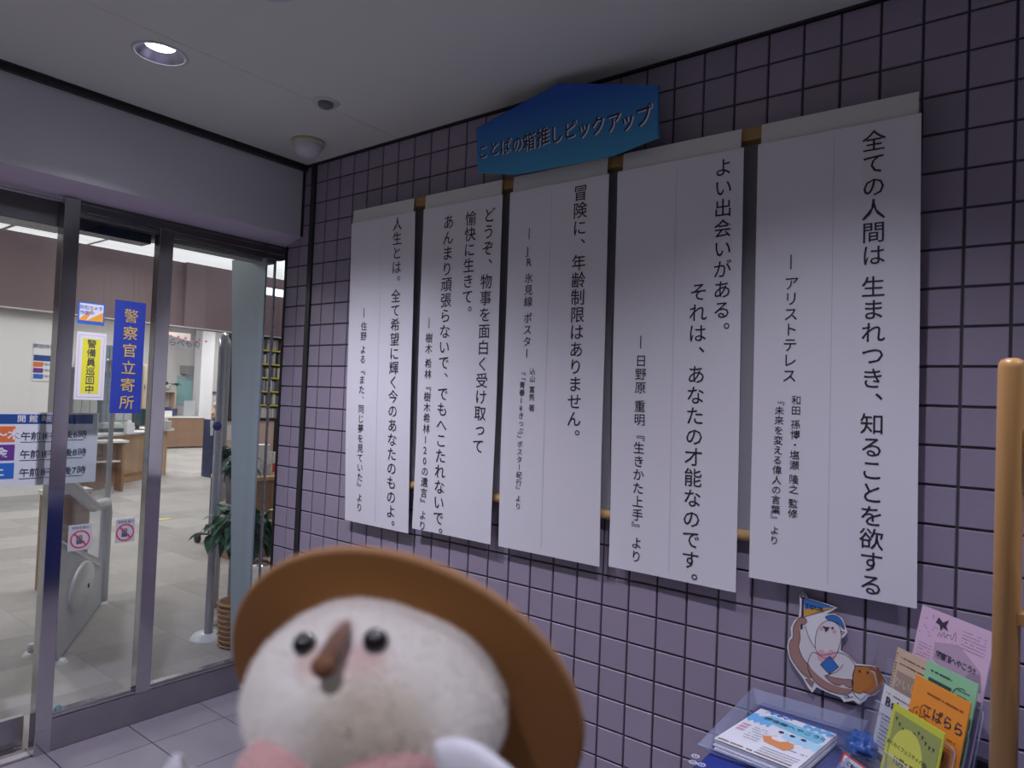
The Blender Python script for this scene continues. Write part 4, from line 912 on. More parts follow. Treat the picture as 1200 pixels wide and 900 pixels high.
# ================================================================== BIRD CUT-OUT ON THE TILES
YC = -0.012
def cp(x, y, lift=0.0): return at(900+x/6.431, 690+y/6.431, 1, YC-lift)
cut = thing('bird_cutout', 'flat paper cut-out of a long-necked bird waving a TOUR flag', 'cut-out', cp(520, 860))
def smooth_poly(P, n=3):
    out = []; k = len(P)
    for i in range(k):
        p0, p1, p2, p3 = [Vector(P[(i+j-1) % k]) for j in range(4)]
        for q in range(n):
            t = q/n; out.append(tuple(0.5*((2*p1)+(p2-p0)*t+(2*p0-5*p1+4*p2-p3)*t*t+(3*p1-p0-3*p2+p3)*t**3)))
    return out
def shape(nm, P, m, lift, sm=True, th=0.0003):
    Q = smooth_poly([(a, b) for a, b in P]) if sm else P
    V = [cp(a, b, lift) for a, b in Q]
    bm = bmesh.new(); vs_ = [bm.verts.new(v) for v in V]; f = bm.faces.new(vs_)
    if f.normal.y > 0 or (f.normal_update() or f.normal.y > 0): f.normal_flip()
    r = bmesh.ops.extrude_face_region(bm, geom=[f]); ev = [g_ for g_ in r['geom'] if isinstance(g_, bmesh.types.BMVert)]
    bmesh.ops.translate(bm, verts=ev, vec=(0, -th, 0)); bmesh.ops.triangulate(bm, faces=[f_ for f_ in bm.faces if len(f_.verts) > 4])
    bmesh.ops.recalc_face_normals(bm, faces=bm.faces)
    bm.verts.index_update(); V2 = [v.co.copy() for v in bm.verts]; F2 = [[v.index for v in f_.verts] for f_ in bm.faces]; bm.free()
    return addmesh(nm, V2, F2, m, cut)
def stroke(P, w_=3.0, sm=True):
    pts_ = [Vector(p) for p in P]; V = []; Fc = []
    for i, p in enumerate(pts_):
        t_ = (pts_[min(i+1, len(pts_)-1)]-pts_[max(0, i-1)]).normalized(); n_v = Vector((-t_.y, t_.x))*w_/2
        V += [cp(*(p+n_v), 0.0042), cp(*(p-n_v), 0.0042)]
    for i in range(len(pts_)-1): Fc.append((2*i, 2*i+2, 2*i+3, 2*i+1))
    STR.add(V, Fc)
STR = MB()
def closed(P, w_=4.0): Q = smooth_poly(P); stroke(Q+[Q[0]], w_)
cwh = flat('cutout_white', (0.80, 0.78, 0.80)); ccr = flat('cutout_cream', (0.72, 0.68, 0.68)); cbr = flat('cutout_brown', (0.40, 0.22, 0.18)); cpk = flat('cutout_pink', (0.75, 0.40, 0.44)); cln = flat('cutout_line', (0.05, 0.03, 0.06)); cor = flat('cutout_orange', (0.55, 0.20, 0.04))
cbl = flat('cutout_blue', (0.04, 0.17, 0.50)); cyl = flat('cutout_yellow', (0.70, 0.38, 0.05))
OUT = [(240,50),(265,26),(290,45),(302,72),(420,105),(522,142),(440,190),(500,186),(560,222),(586,285),(600,325),(575,360),(556,372),(548,465),(605,500),(665,565),(755,575),(822,588),(892,690),(872,735),(805,800),(752,812),(745,832),(690,870),(645,838),(575,852),(548,815),(430,770),(368,738),(335,780),(300,735),(268,675),(212,600),(168,530),(146,440),(158,380),(178,350),(173,290),(200,238),(234,208),(243,130)]
shape('card', OUT, cwh, 0.0, False, 0.003)
W1 = [(240,215),(280,222),(293,250),(275,268),(262,272),(240,310),(242,380),(232,440),(262,520),(300,570),(303,610),(325,672),(270,650),(220,590),(175,520),(158,440),(168,390),(188,365),(190,290),(210,250)]
shape('raised_wing', W1, cbr, 0.0030); closed(W1)
W2 = [(248,285),(285,290),(310,370),(350,445),(312,495),(298,560),(262,520),(236,440),(242,380),(236,310)]
shape('wing_lining', W2, ccr, 0.0033); stroke([(280,280),(300,345),(325,400),(355,445)], 4)
BE = [(345,478),(400,500),(470,490),(530,480),(600,505),(655,575),(638,650),(632,770),(560,795),(450,765),(370,715),(315,640),(300,570),(315,510)]
shape('belly', BE, ccr, 0.0030); closed(BE)
shape('belly_band', [(302,560),(330,605),(400,670),(470,715),(560,745),(630,755),(632,778),(560,795),(450,765),(370,715),(318,645)], cbr, 0.0033)  # brown band drawn across the belly
NK = [(455,240),(510,255),(545,300),(552,370),(535,440),(520,485),(490,520),(420,520),(380,490),(358,450),(358,370),(375,300),(410,258)]
shape('head', NK, ccr, 0.0034); closed(NK)
shape('heart', [(370,480),(400,455),(438,482),(475,458),(508,480),(505,515),(475,545),(430,556),(395,545),(372,515)], cpk, 0.0037)
LW = [(428,652),(480,665),(560,680),(638,690),(634,742),(590,735),(565,715),(535,728),(490,712),(460,690)]
shape('lower_wing', LW, cbr, 0.0036); closed(LW)
BK = [(395,570),(465,506),(532,590),(462,642)]; shape('book', BK, cbl, 0.0038, False); stroke(BK+[BK[0]], 6)
stroke([(565,570),(545,600),(510,630),(462,645),(430,655)], 4)
CP = [(432,212),(490,196),(545,225),(574,290),(572,305),(545,275),(500,245),(460,238)]; shape('cap', CP, cbl, 0.0037); closed(CP)
stroke([(545,320),(580,330),(555,345),(548,318)], 7)
shape('beak', [(408,278),(440,288),(466,288),(455,312),(432,330),(428,305)], mat('cutout_dark', (0.07, 0.04, 0.05), 0.6), 0.0038, False)
for nm, c_, r_, m in (('eye', (486, 297), 10, cln), ('cheek', (404, 300), 17, flat('cutout_blush', (0.68, 0.42, 0.46))), ('cheek', (500, 322), 17, MATS['cutout_blush'] if 'cutout_blush' in MATS else cpk)):
    shape(nm, [(c_[0]+r_*math.cos(a*PI/6), c_[1]+r_*math.sin(a*PI/6)) for a in range(12)], m, 0.0038, False)
stroke([(262,62),(260,140),(257,212)], 14); stroke([(264+16*math.cos(a*PI/8), 57+16*math.sin(a*PI/8)) for a in range(17)], 6); stroke([(253,265),(254,305)], 14)
shape('flag_blue', [(272,74),(400,108),(502,142),(275,152)], cbl, 0.0035, False); shape('flag_yellow', [(275,152),(502,142),(400,170),(268,212)], cyl, 0.0035, False)
stroke([(270,72),(400,106),(506,142),(400,172),(266,214),(270,72)], 5)
hline('flag_lettering', 'TOUR', cp(352, 142, 0.0045), Vector((1, 0, -0.03)), UZ, 0.0165, cln, cut, 0.022, lift=0.0003)
BOX_ = [(660,580),(755,585),(822,592),(886,692),(862,740),(775,800),(722,775),(690,790),(640,770),(632,700),(642,650)]
shape('orange_box', BOX_, cor, 0.0033, False); stroke(BOX_+[BOX_[0]], 5); stroke([(660,580),(755,585),(810,620)], 4)
for c_ in ((690, 622), (752, 632)): shape('box_spot', [(c_[0]+9*math.cos(a*PI/5), c_[1]+12*math.sin(a*PI/5)) for a in range(10)], cln, 0.0038, False)
shape('box_shade', [(800,640),(832,735),(862,738),(884,692),(822,598)], flat('cutout_orange_dark', (0.33, 0.12, 0.04)), 0.0036, False)
shape('paper_tag', [(755,605),(808,622),(836,735),(822,732),(797,640)], flat('cutout_greytag', (0.50, 0.48, 0.50)), 0.0039, False); stroke([(755,605),(808,622),(836,735)], 4)
shape('foot', [(282,680),(305,672),(345,700),(330,742),(308,715)], cbr, 0.0036, False); stroke([(280,678),(308,715),(330,745),(347,700)], 4)
stroke([(570,800),(590,825),(640,812)], 5); stroke([(640,775),(662,810),(700,840),(735,805)], 5); stroke([(585,800),(612,812)], 8)
STR.build('drawn_lines', cln, cut)

# ================================================================== TABLE, TRAY, LEAFLETS
TZ = r2z(19.6); TX0 = 0.34
t = thing('display_table', 'low display table under a blue cloth against the tile wall', 'table', (0.95, -0.36, 0))
MB().box((TX0, -0.70, TZ-0.02), (1.62, -0.003, TZ), 0.006).build('cloth_top', M['bluecloth'], t)
cl = MB(); nseg = 60
per = []
for k in range(nseg+1):
    x = TX0+(1.62-TX0)*k/nseg; per.append((x, -0.70+0.006*math.sin(k*0.9)))
for k in range(31): per.append((1.62+0.004*math.sin(k*0.8), -0.70+0.695*k/30))
left = [(TX0+0.003*math.sin(k*0.8), -0.005-0.695*k/30) for k in range(31)]
allp = left+per; n = len(allp)
for z, o_ in ((TZ-0.004, 0.0), (TZ-0.02, 1.0), (TZ-0.3, 1.6), (0.03, 2.2)):
    for (x, y) in allp:
        cx, cy = 0.98, -0.35; cl.v.append(Vector((x+(x-cx)*0.004*o_, y+(y-cy)*0.008*o_ if y < -0.01 else y, z)))
for j in range(3):
    for k in range(n-1): cl.f.append((j*n+k, j*n+k+1, (j+1)*n+k+1, (j+1)*n+k))
cl.build('cloth_skirt', M['bluecloth'], t, True)
for x, y in ((0.38, -0.66), (1.58, -0.66), (0.38, -0.05), (1.58, -0.05)): MB().box((x-0.02, y-0.02, 0), (x+0.02, y+0.02, TZ-0.02)).build('leg', M['steel'], t)
for px_, py_ in ((812, 893), (822, 896), (815, 886)):
    c = at(px_, py_, 2, TZ+0.0004); MB().lathe(c, [(0.006, 0), (0.009, 0.0003), (0.010, 0)], 20).lathe(c, [(0.0, 0.0002), (0.003, 0.0002), (0.003, 0)], 12).build('cloth_print', flat('cloth_print', (0.45, 0.48, 0.62)), t)
# clear tray
tb = [at(828.4, 880.7, 2, TZ+0.003)]
X0, Y0 = tb[0].x, tb[0].y; X1 = X0+0.262; Y1 = -0.045; hT = 0.038; fl_ = 0.020
tr = thing('clear_tray', 'clear plastic tray holding a pile of blue and white leaflets', 'tray', ((X0+X1)/2, (Y0+Y1)/2, TZ))
B_ = [(X0, Y0), (X1, Y0), (X1, Y1), (X0, Y1)]; T_ = [(X0-fl_, Y0-fl_*0.6), (X1+fl_, Y0-fl_*0.6), (X1+fl_, Y1+0.02), (X0-fl_, Y1+0.02)]
MB().box((X0, Y0, TZ+0.001), (X1, Y1, TZ+0.004)).build('tray_bottom', M['acryl'], tr)
hs = [0.018, 0.018, hT, hT]
wl = MB()
for k in range(4):
    j = (k+1) % 4
    a_, b_, c_, d_ = (Vector((*B_[k], TZ+0.004)), Vector((*B_[j], TZ+0.004)), Vector((*T_[j], TZ+hs[j])), Vector((*T_[k], TZ+hs[k])))
    n_v = (b_-a_).cross(d_-a_).normalized(); MB().slab([a_, b_, c_, d_], 0.0025, n_v).build('tray_wall', M['acryl3'], tr)
# leaflet pile in the tray
ZP = TZ+0.030
TL, TR_, BL = at(891.7, 830.2, 2, ZP), at(980.6, 860.5, 2, ZP), at(845, 871.5, 2, ZP)
U = (TR_-TL).normalized(); Vd = (BL-TL); Vd = (Vd-U*Vd.dot(U)); Hh = Vd.length; Vd.normalize(); Ww = (TR_-TL).length
pile = thing('leaflet_pile', 'pile of blue and white leaflets titled 図書館へやこう!! in the clear tray', 'leaflets', TL+U*Ww/2+Vd*Hh/2-UZ*0.025)
def tp(a, b, l=0.0): return TL+U*(a*Ww)+Vd*(b*Hh)+UZ*(l+0.006*b)
prr = random.Random(5)
for k in range(7):
    s_ = Vector((prr.uniform(-0.002, 0.002), prr.uniform(-0.002, 0.002), -0.0035*(k+1)))
    MB().slab([tp(0, 1)+s_, tp(1, 1)+s_, tp(1, 0)+s_, tp(0, 0)+s_], 0.003, UZ).build('leaflet', flat('leaflet_white', (0.74, 0.76, 0.82)), pile)
MB().slab([tp(0, 1), tp(1, 1), tp(1, 0), tp(0, 0)], 0.0006, UZ).build('leaflet', flat('leaflet_white', (0.74, 0.76, 0.82)), pile)
def tpoly(nm, P, m, l=0.0006):
    V = [tp(a, b, l) for a, b in P]; o = addmesh(nm, V, [tuple(range(len(V)))], m, pile); return o
sky1 = flat('print_sky', (0.15, 0.45, 0.80)); sky2 = flat('print_pale_sky', (0.42, 0.68, 0.86)); sky3 = flat('print_deep_blue', (0.04, 0.20, 0.68))
def wavy(a0, a1, b0, b1, s): 
    top_ = [(a0+(a1-a0)*k/14, b0+0.025*math.sin(k*1.3+s)+0.015*math.sin(k*2.9+s)) for k in range(15)]
    bot_ = [(a0+(a1-a0)*k/14, b1+0.03*math.sin(k*1.7+s*2)) for k in range(15)]
    return top_+bot_[::-1]
tpoly('print_sky_band', wavy(0.10, 0.45, 0.015, 0.05, 1), sky3); tpoly('print_sky_band', wavy(0.62, 0.99, 0.02, 0.11, 3), sky1); tpoly('print_sky_band', wavy(0.0, 0.32, 0.17, 0.36, 2), sky1); tpoly('print_sky_band', wavy(0.55, 0.99, 0.36, 0.52, 5), sky2)
tpoly('title_panel', [(0.16, 0.15), (0.22, 0.09), (0.92, 0.15), (0.97, 0.26), (0.93, 0.36), (0.24, 0.27)], flat('print_mid_sky', (0.20, 0.55, 0.75)), 0.0008)
hline('title_lettering', '図書館へやこう!!', tp(0.57, 0.215, 0.0012), U+Vd*0.05, -Vd+U*0.0, 0.0215, nvy, pile, 0.006, adv=0.95)
for k in range(3):
    c = tp(0.50+0.14*k, 0.39, 0.001); MB().lathe(c, [(0, 0.0004), (0.0065, 0.0004), (0.0065, 0)], 14).build('date_dot', nvy, pile)
tpoly('box_print', [(0.38, 0.60), (0.50, 0.50), (0.74, 0.55), (0.78, 0.62), (0.72, 0.74), (0.45, 0.70)], flat('print_boxorange', (0.70, 0.28, 0.10)), 0.0010)
tpoly('bird_print', [(0.46, 0.55), (0.55, 0.49), (0.66, 0.54), (0.60, 0.60), (0.50, 0.60)], cwh, 0.0014)
for k in range(3): tpoly('pink_tag', [(0.05, 0.46+0.07*k), (0.15, 0.46+0.07*k), (0.14, 0.50+0.07*k), (0.04, 0.50+0.07*k)], flat('print_tagpink', (0.65, 0.32, 0.48)), 0.0009)
def lines(par, fn, rows_, m, lift, nm='small_print'):
    mb = MB(); rr = random.Random(len(rows_)*7+int(rows_[0][0]*100))
    for a0, a1, b, h in rows_:
        a = a0
        while a < a1:
            w_ = rr.uniform(0.008, 0.03)
            if rr.random() < 0.86: mb.add([fn(a, b, lift), fn(min(a+w_, a1), b, lift), fn(min(a+w_, a1), b+h, lift), fn(a, b+h, lift)], [(0, 3, 2, 1)])
            a += w_+0.006
    mb.build(nm, m, par)
lines(pile, tp, [(0.20, 0.40, 0.47+0.055*k, 0.012) for k in range(6)]+[(0.5, 0.95, 0.80+0.05*k, 0.014) for k in range(3)]+[(0.76, 0.97, 0.68, 0.018)], flat('print_greytext', (0.22, 0.2, 0.28)), 0.001)
lines(pile, tp, [(0.03, 0.93, 0.945, 0.030)], flat('print_browntext', (0.30, 0.2, 0.14)), 0.0011)
# blue crinkled bag with red-framed card
p = at(1003, 893, 2, TZ)
bg = thing('blue_bag', 'crinkled blue plastic bag beside the tray', 'bag', (p.x, p.y+0.01, TZ))
br = random.Random(9)
p0 = at(1000, 880, 2, TZ+0.03)
MB().ball((p0.x+0.015, p0.y+0.03, TZ+0.035), (0.036, 0.040, 0.030), 40, 26, lambda d_, q_: q_*(1+0.30*noise.noise(d_*3.1)+0.22*abs(noise.noise(d_*7)))).build('bag_body', mat('blue_film', (0.03, 0.10, 0.35), 0.22, coat=0.5), bg, True)
p1, p2, p3, p4 = [at_plane(x, y, Vector((p0.x, p0.y-0.035, TZ)), Vector((-0.25, -0.9, 0.3)).normalized()) for x, y in ((989, 881), (1020, 903), (1008, 925), (980, 903))]
card = thing('framed_card', 'small white card with red border and writing ご自由に', 'card', (p4+p3)/2)
MB().slab([p1, p4, p3, p2], 0.002).build('border', flat('card_red', (0.62, 0.06, 0.05)), card)
cu_, cv_ = (p2-p1), (p4-p1); cn = (p4-p1).cross(p2-p1).normalized(); cn = cn if cn.y < 0 else -cn
MB().slab([p1+cu_*0.07+cv_*0.09+cn*0.001, p1+cu_*0.07+cv_*0.91+cn*0.001, p1+cu_*0.93+cv_*0.91+cn*0.001, p1+cu_*0.93+cv_*0.09+cn*0.001], 0.0004).build('card_field', wp, card)
hline('lettering', 'ご自由に', p1+cu_*0.5+cv_*0.35+cn*0.001, cu_, -cv_, 0.0095, nvy, card, 0.03)

# tiered acrylic leaflet holder --------------------------------------
PH, TH = -0.736, 0.209
HU = Vector((math.cos(PH), math.sin(PH), 0)); hw_ = Vector((-math.sin(PH), math.cos(PH), 0)); HV = hw_*math.sin(TH)+UZ*math.cos(TH); HN = HU.cross(HV)
H0 = Vector((0.7397, -0.0904, 0.9908))
hold = thing('leaflet_holder', 'clear tiered acrylic leaflet holder turned towards the entrance', 'leaflet holder', Vector((0.80, -0.33, TZ)))
class Sheet:
    def __init__(s, nm, lab, tl, tr, h, step, m, cat='leaflet', n=4):
        o = H0+HN*step; s.P = at_plane(*tl, o, HN); q = at_plane(*tr, o, HN); s.w = (q-s.P).dot(HU); h = min(h, (s.P.z-TZ-0.016)/HV.z); s.h = h
        s.t = thing(nm, lab, cat, s.P+HU*s.w/2-HV*h)
        MB().slab([s.P-HV*h, s.P+HU*s.w-HV*h, s.P+HU*s.w, s.P], 0.0008*n, HN).build('paper', m, s.t)
    def p(s, a, b, l=0.0006): return s.P+HU*(a*s.w)-HV*(b*s.w)+HN*l      # both in units of the width
    def poly(s, nm, P, m, l=0.0006): return addmesh(nm, [s.p(a, b, l) for a, b in P], [tuple(reversed(range(len(P))))], m, s.t)
    def rect(s, nm, a0, b0, a1, b1, m, l=0.0006): return s.poly(nm, [(a0, b0), (a1, b0), (a1, b1), (a0, b1)], m, l)
    def text(s, nm, txt, a, b, sz, m, bold=0.0, center=True, adv=1.0): return hline(nm, txt, s.p(a, b, 0.0004), HU, HV, sz*s.w, m, s.t, bold, adv, center)
    def small(s, rows_, m, l=0.0009): lines(s.t, lambda a, b, L_: s.p(a, b, L_), rows_, m, l)
    def disc(s, nm, a, b, ra, rb, m, l=0.0008, n=24): return s.poly(nm, [(a+ra*math.cos(2*PI*k/n), b+rb*math.sin(2*PI*k/n)) for k in range(n)], m, l)
pinkp = flat('paper_pink', (0.72, 0.50, 0.66)); pkd = flat('print_pinkgrey', (0.36, 0.25, 0.36)); pkm = flat('print_pinkmid', (0.50, 0.36, 0.50)); dk = flat('print_dark', (0.05, 0.035, 0.06))
s1 = Sheet('pink_leaflet', 'tall pink leaflet titled 図書館へやこう!! at the back of the holder', (1081, 709), (1166.7, 743), 0.297, 0.0, pinkp)
s1.poly('roof_print', [(0.28, 0.34), (0.60, 0.26), (0.93, 0.44), (0.80, 0.78), (0.62, 0.68), (0.30, 0.52)], pkm); s1.poly('house_print', [(0.80, 0.48), (0.93, 0.46), (0.97, 0.62), (0.80, 0.72), (0.70, 0.64)], pkd, 0.0010)
s1.text('title_lettering', '図書館へやこう!!', 0.60, 0.45, 0.082, dk, 0.02, adv=0.86)
for k in range(3): s1.disc('date_dot', 0.53+0.12*k, 0.60, 0.035, 0.035, dk, 0.0012)
s1.poly('star_print', [(0.27, 0.06), (0.34, 0.10), (0.41, 0.05), (0.39, 0.12), (0.43, 0.17), (0.35, 0.15), (0.33, 0.20), (0.30, 0.14), (0.24, 0.13)], dk, 0.0010)
rr = random.Random(3)
for k in range(12): a_, b_ = rr.uniform(0.04, 0.28), rr.uniform(0.05, 0.34); s1.disc('dot_print', a_, b_, 0.010, 0.008, pkd, 0.0009, 8)
s1.small([(0.62, 0.93, 0.10+0.035*k, 0.008) for k in range(6)]+[(0.06, 0.26, 0.40+0.035*k, 0.008) for k in range(7)]+[(0.10, 0.9, 0.74+0.04*k, 0.009) for k in range(10)], pkd)
script = MB()
def swirl(sheet, pts_, m, w_=0.006, nm='script_print'):
    mb = MB(); pv = [Vector(p) for p in pts_]
    for i, q in enumerate(pv):
        t_ = (pv[min(i+1, len(pv)-1)]-pv[max(0, i-1)]).normalized(); nn = Vector((-t_.y, t_.x))*w_; mb.v += [sheet.p(q.x+nn.x, q.y+nn.y, 0.001), sheet.p(q.x-nn.x, q.y-nn.y, 0.001)]
    for i in range(len(pv)-1): mb.f.append((2*i, 2*i+1, 2*i+3, 2*i+2))
    mb.build(nm, m, sheet.t)
swirl(s1, [(0.30+0.012*k, 0.27-0.05*abs(math.sin(k*0.75))-0.004*k*math.cos(k*.5)**2) for k in range(22)], pkd, 0.004)
beig = flat('paper_beige', (0.62, 0.46, 0.33)); s2 = Sheet('beige_leaflet', 'beige leaflet with a brown panel left of the pink one', (1052, 758), (1098, 778), 0.21, 0.024, beig, n=2)
s2.rect('brown_panel', 0.12, 0.42, 1.0, 1.0, flat('print_brownpanel', (0.36, 0.27, 0.21))); s2.text('lettering', 'かいけつ', 0.52, 0.62, 0.22, flat('print_lightbrown', (0.55, 0.45, 0.36)), 0.02)
s2.small([(0.15, 0.95, 0.14+0.12*k, 0.028) for k in range(2)]+[(0.02, 0.07, 0.1+0.06*k, 0.03) for k in range(18)], flat('print_brown', (0.20, 0.12, 0.08))); s2.text('lettering', '対象 小学生', 0.5, 1.12, 0.13, dk, 0.02)
gr = flat('paper_green', (0.30, 0.62, 0.36)); s3 = Sheet('green_leaflet', 'pale green leaflet with a dark bar before the pink one', (1086.7, 773), (1146.7, 802), 0.21, 0.033, gr)
s3.rect('dark_bar', 0.10, 0.24, 0.56, 0.40, flat('print_darkgreen', (0.02, 0.09, 0.07))); s3.small([(0.12, 0.55, 0.11, 0.03), (0.68, 0.9, 0.2, 0.02), (0.68, 0.9, 0.28, 0.02)], MATS['print_darkgreen'])
swirl(s3, [(0.76+0.16*math.cos(a/3), 0.30+0.13*math.sin(a/3)) for a in range(0, 16)], MATS['print_darkgreen'], 0.006, 'drawn_cloud')
wh = flat('paper_white', (0.68, 0.66, 0.66)); s4 = Sheet('white_leaflet', 'white leaflet with the word Baby at the left of the holder', (1036.7, 802), (1085, 824), 0.15, 0.054, wh, n=2)
s4.text('lettering', 'Baby', 0.38, 0.25, 0.24, dk, 0.03); s4.small([(0.1, 0.7, 0.10, 0.02)]+[(0.1, 0.6, 0.5+0.07*k, 0.02) for k in range(9)], flat('print_grey', (0.10, 0.08, 0.11))); s4.rect('photo_print', 0.08, 1.30, 0.6, 1.46, flat('print_midgrey', (0.25, 0.25, 0.3)))
og = flat('paper_orange', (0.85, 0.30, 0.03)); s5 = Sheet('orange_leaflet', 'orange leaflet titled こばらら with honeycomb print', (1073.3, 790), (1137.8, 823.3), 0.24, 0.064, og)
s5.text('title_lettering', 'こばらら', 0.62, 0.40, 0.19, dk, 0.015, adv=0.98); s5.small([(0.28, 0.92, 0.15, 0.03), (0.35, 0.90, 0.60, 0.02), (0.4, 0.85, 0.66, 0.02)], flat('print_brownorange', (0.30, 0.08, 0.02)))
br_ = MATS['print_brownorange']
for k, (a_, b_) in enumerate(((0.16, 0.50), (0.29, 0.42), (0.17, 0.66), (0.30, 0.58), (0.20, 0.84), (0.34, 0.75), (0.05, 0.60), (0.06, 0.76))):
    swirl(s5, [(a_+0.075*math.cos(q*PI/3+0.5), b_+0.085*math.sin(q*PI/3+0.5)) for q in range(7)], br_, 0.006, 'hexagon_print')
    if k != 4: s5.disc('honey_dot', a_, b_, 0.02, 0.02, br_, 0.0009, 10)
s5.disc('bear_print', 0.22, 0.82, 0.10, 0.09, flat('print_bearbrown', (0.28, 0.12, 0.03)), 0.001); s5.disc('round_print', 0.66, 0.86, 0.11, 0.10, br_, 0.001)
for k in range(6): s5.disc('round_print', 0.72+0.10*(k % 3), 0.80+0.12*(k//3)+0.3, 0.045, 0.045, flat('print_brownorange2', (0.45, 0.14, 0.03)), 0.001, 12)
yl_ = flat('paper_yellow', (0.60, 0.62, 0.05)); s6 = Sheet('yellow_leaflet', 'bright yellow-green leaflet with a pale oval in front of all others', (1047.8, 823.3), (1107.8, 857.8), 0.21, 0.095, yl_)
s6.rect('green_field', 0.06, 0.10, 0.97, 1.45, flat('print_olive', (0.32, 0.36, 0.10))); s6.disc('pale_oval', 0.42, 0.70, 0.33, 0.46, flat('print_yellowpale', (0.66, 0.66, 0.10)), 0.0010)
for k in range(11):
    a_ = 0.10+0.075*k; b_ = 0.16+0.12*math.sin(PI*((k*1.6) % 10)/10); s6.poly('bunting_flag', [(a_, b_), (a_+0.05, b_+0.01), (a_+0.02, b_+0.07)], flat('print_darkolive', (0.05, 0.06, 0.02)), 0.0009)
s6.text('lettering', 'わくわくフェスティバル', 0.42, 0.56, 0.072, MATS['print_darkolive'], 0.02); s6.text('lettering', '11月2日', 0.42, 0.75, 0.13, MATS['print_darkolive'], 0.035); s6.small([(0.26, 0.58, 0.34+0.05*k, 0.018) for k in range(3)]+[(0.2, 0.7, 0.90+0.05*k, 0.02) for k in range(3)], MATS['print_darkolive'])
for a_, b_ in ((0.78, 0.60), (0.84, 0.95), (0.72, 1.15), (0.80, 1.3)): s6.disc('figure_print', a_, b_, 0.05, 0.07, flat('print_olive2', (0.16, 0.19, 0.05)), 0.001, 12)
# acrylic parts of the holder
def hp(px, py, step): return at_plane(px, py, H0+HN*step, HN)
zb_ = TZ+0.012
def down(P, z): return P-HV*((P.z-z)/HV.z)
for (l, r_, stp) in (((1062, 785), (1158, 812), 0.006), ((1034, 800), (1139, 850), 0.040), ((1026, 820), (1120, 880), 0.072), ((1036, 880), (1104, 905), 0.103)):
    a_, b_ = hp(*l, stp), hp(*r_, stp); b_ = a_+HU*(b_-a_).dot(HU)
    P_ = [down(a_, zb_), down(b_, zb_), b_, a_]
    MB().slab(P_, 0.002, HN).build('pocket_front', M['acryl'], hold)
    MB().tube([a_-HV*0.004, a_+HU*0.004, b_-HU*0.012, b_-HU*0.004-HV*0.003, b_-HV*0.014, P_[1]], 0.0012, 6).build('pocket_edge', M['acryl2'], hold)
a_, b_ = hp(1040, 770, -0.006), hp(1160, 812, -0.006)
b_ = a_+HU*(b_-a_).dot(HU); MB().slab([down(a_, zb_), down(b_, zb_), b_, a_], 0.003, HN).build('back_plate', M['acryl'], hold)
MB().slab([down(a_, zb_)+HN*0.12, down(b_, zb_)+HN*0.12, down(b_, zb_), down(a_, zb_)], 0.01, UZ).build('base_plate', M['acryl'], hold)
MB().slab([down(a_, zb_)+HN*0.11, down(a_, zb_), a_-HV*0.06, a_-HV*0.09+HN*0.03], 0.003, -HU).build('side_plate', M['acryl'], hold)
q = down(b_, zb_)-HN*0.01+HU*0.0
t = thing('black_stand', 'black prop standing behind the leaflet holder by the wooden pole', 'prop', Vector((q.x+0.03, q.y+0.08, TZ)))
MB().add([(q.x-0.02, q.y+0.06, TZ), (q.x+0.10, q.y+0.02, TZ), (q.x+0.11, q.y+0.10, TZ), (q.x-0.01, q.y+0.14, TZ), (q.x+0.00, q.y+0.06, TZ+0.10), (q.x+0.03, q.y+0.05, TZ+0.10), (q.x+0.03, q.y+0.07, TZ+0.10), (q.x+0.0, q.y+0.08, TZ+0.10)], [(3,2,1,0),(4,5,6,7),(0,1,5,4),(1,2,6,5),(2,3,7,6),(3,0,4,7)]).build('body', M['black'], t)

# ================================================================== WOODEN LEAFLET RACK AT THE RIGHT EDGE
YR = -0.83; xp = at(1180, 700, 1, YR).x; zt_ = at(1180, 420, 1, YR).z
rk = thing('leaflet_rack', 'wooden leaflet rack whose round left pole crosses the right edge of the photo', 'rack', (xp+0.25, YR, 0))
RR = 0.0168
for x in (xp, xp+0.52):
    MB().tube([(x, YR, 0.0), (x, YR, zt_-0.014), (x, YR, zt_-0.008), (x, YR, zt_-0.003), (x, YR, zt_)], [RR, RR, RR*0.96, RR*0.8, RR*0.45], 28).build('pole', M['pole'], rk, True)
    MB().tube([(x, YR-0.25, 0.02), (x, YR+0.10, 0.02)], 0.018, 12).build('foot', M['pole'], rk, True)
zr = at(1196, 722, 1, YR).z
for z in (zr, zr-0.45, 0.15): MB().box((xp+0.01, YR-0.012, z-0.012), (xp+0.51, YR+0.012, z+0.008), 0.003).build('cross_rail', M['pole'], rk)
z_p = at(1195, 560, 1, YR).z
for z0, z1 in ((zr+0.012, zr+0.30), (zr-0.43, zr-0.015)):
    MB().box((xp+0.025, YR+0.004, z0), (xp+0.50, YR+0.008, z1)).build('pocket_back', M['acryl2'], rk)
    MB().box((xp+0.025, YR-0.030, z0), (xp+0.50, YR-0.027, z0+(z1-z0)*0.55)).build('pocket_front', M['acryl'], rk)
def rackleaf(lab, x0, x1, z0, z1, m, y=YR-0.012):
    t = thing('rack_leaflet', lab, 'leaflet', ((x0+x1)/2, y, z0)); MB().box((x0, y-0.001, z0), (x1, y+0.001, z1)).build('paper', m, t); return t
rackleaf('yellow-green leaflet in the upper pocket of the wooden rack', xp+0.035, xp+0.14, at(1197, 540, 1, YR).z, at(1197, 500, 1, YR).z+0.02, yl_)
rackleaf('white leaflet showing under the cross rail of the wooden rack', xp+0.028, xp+0.17, zr-0.10, zr-0.016, wp, YR-0.006)
zq = at(1196, 783, 1, YR).z
t = rackleaf('blue and white cloud-patterned leaflet at the right edge of the photo', xp+0.024, xp+0.165, zq-0.21, zq, wp, YR-0.018)
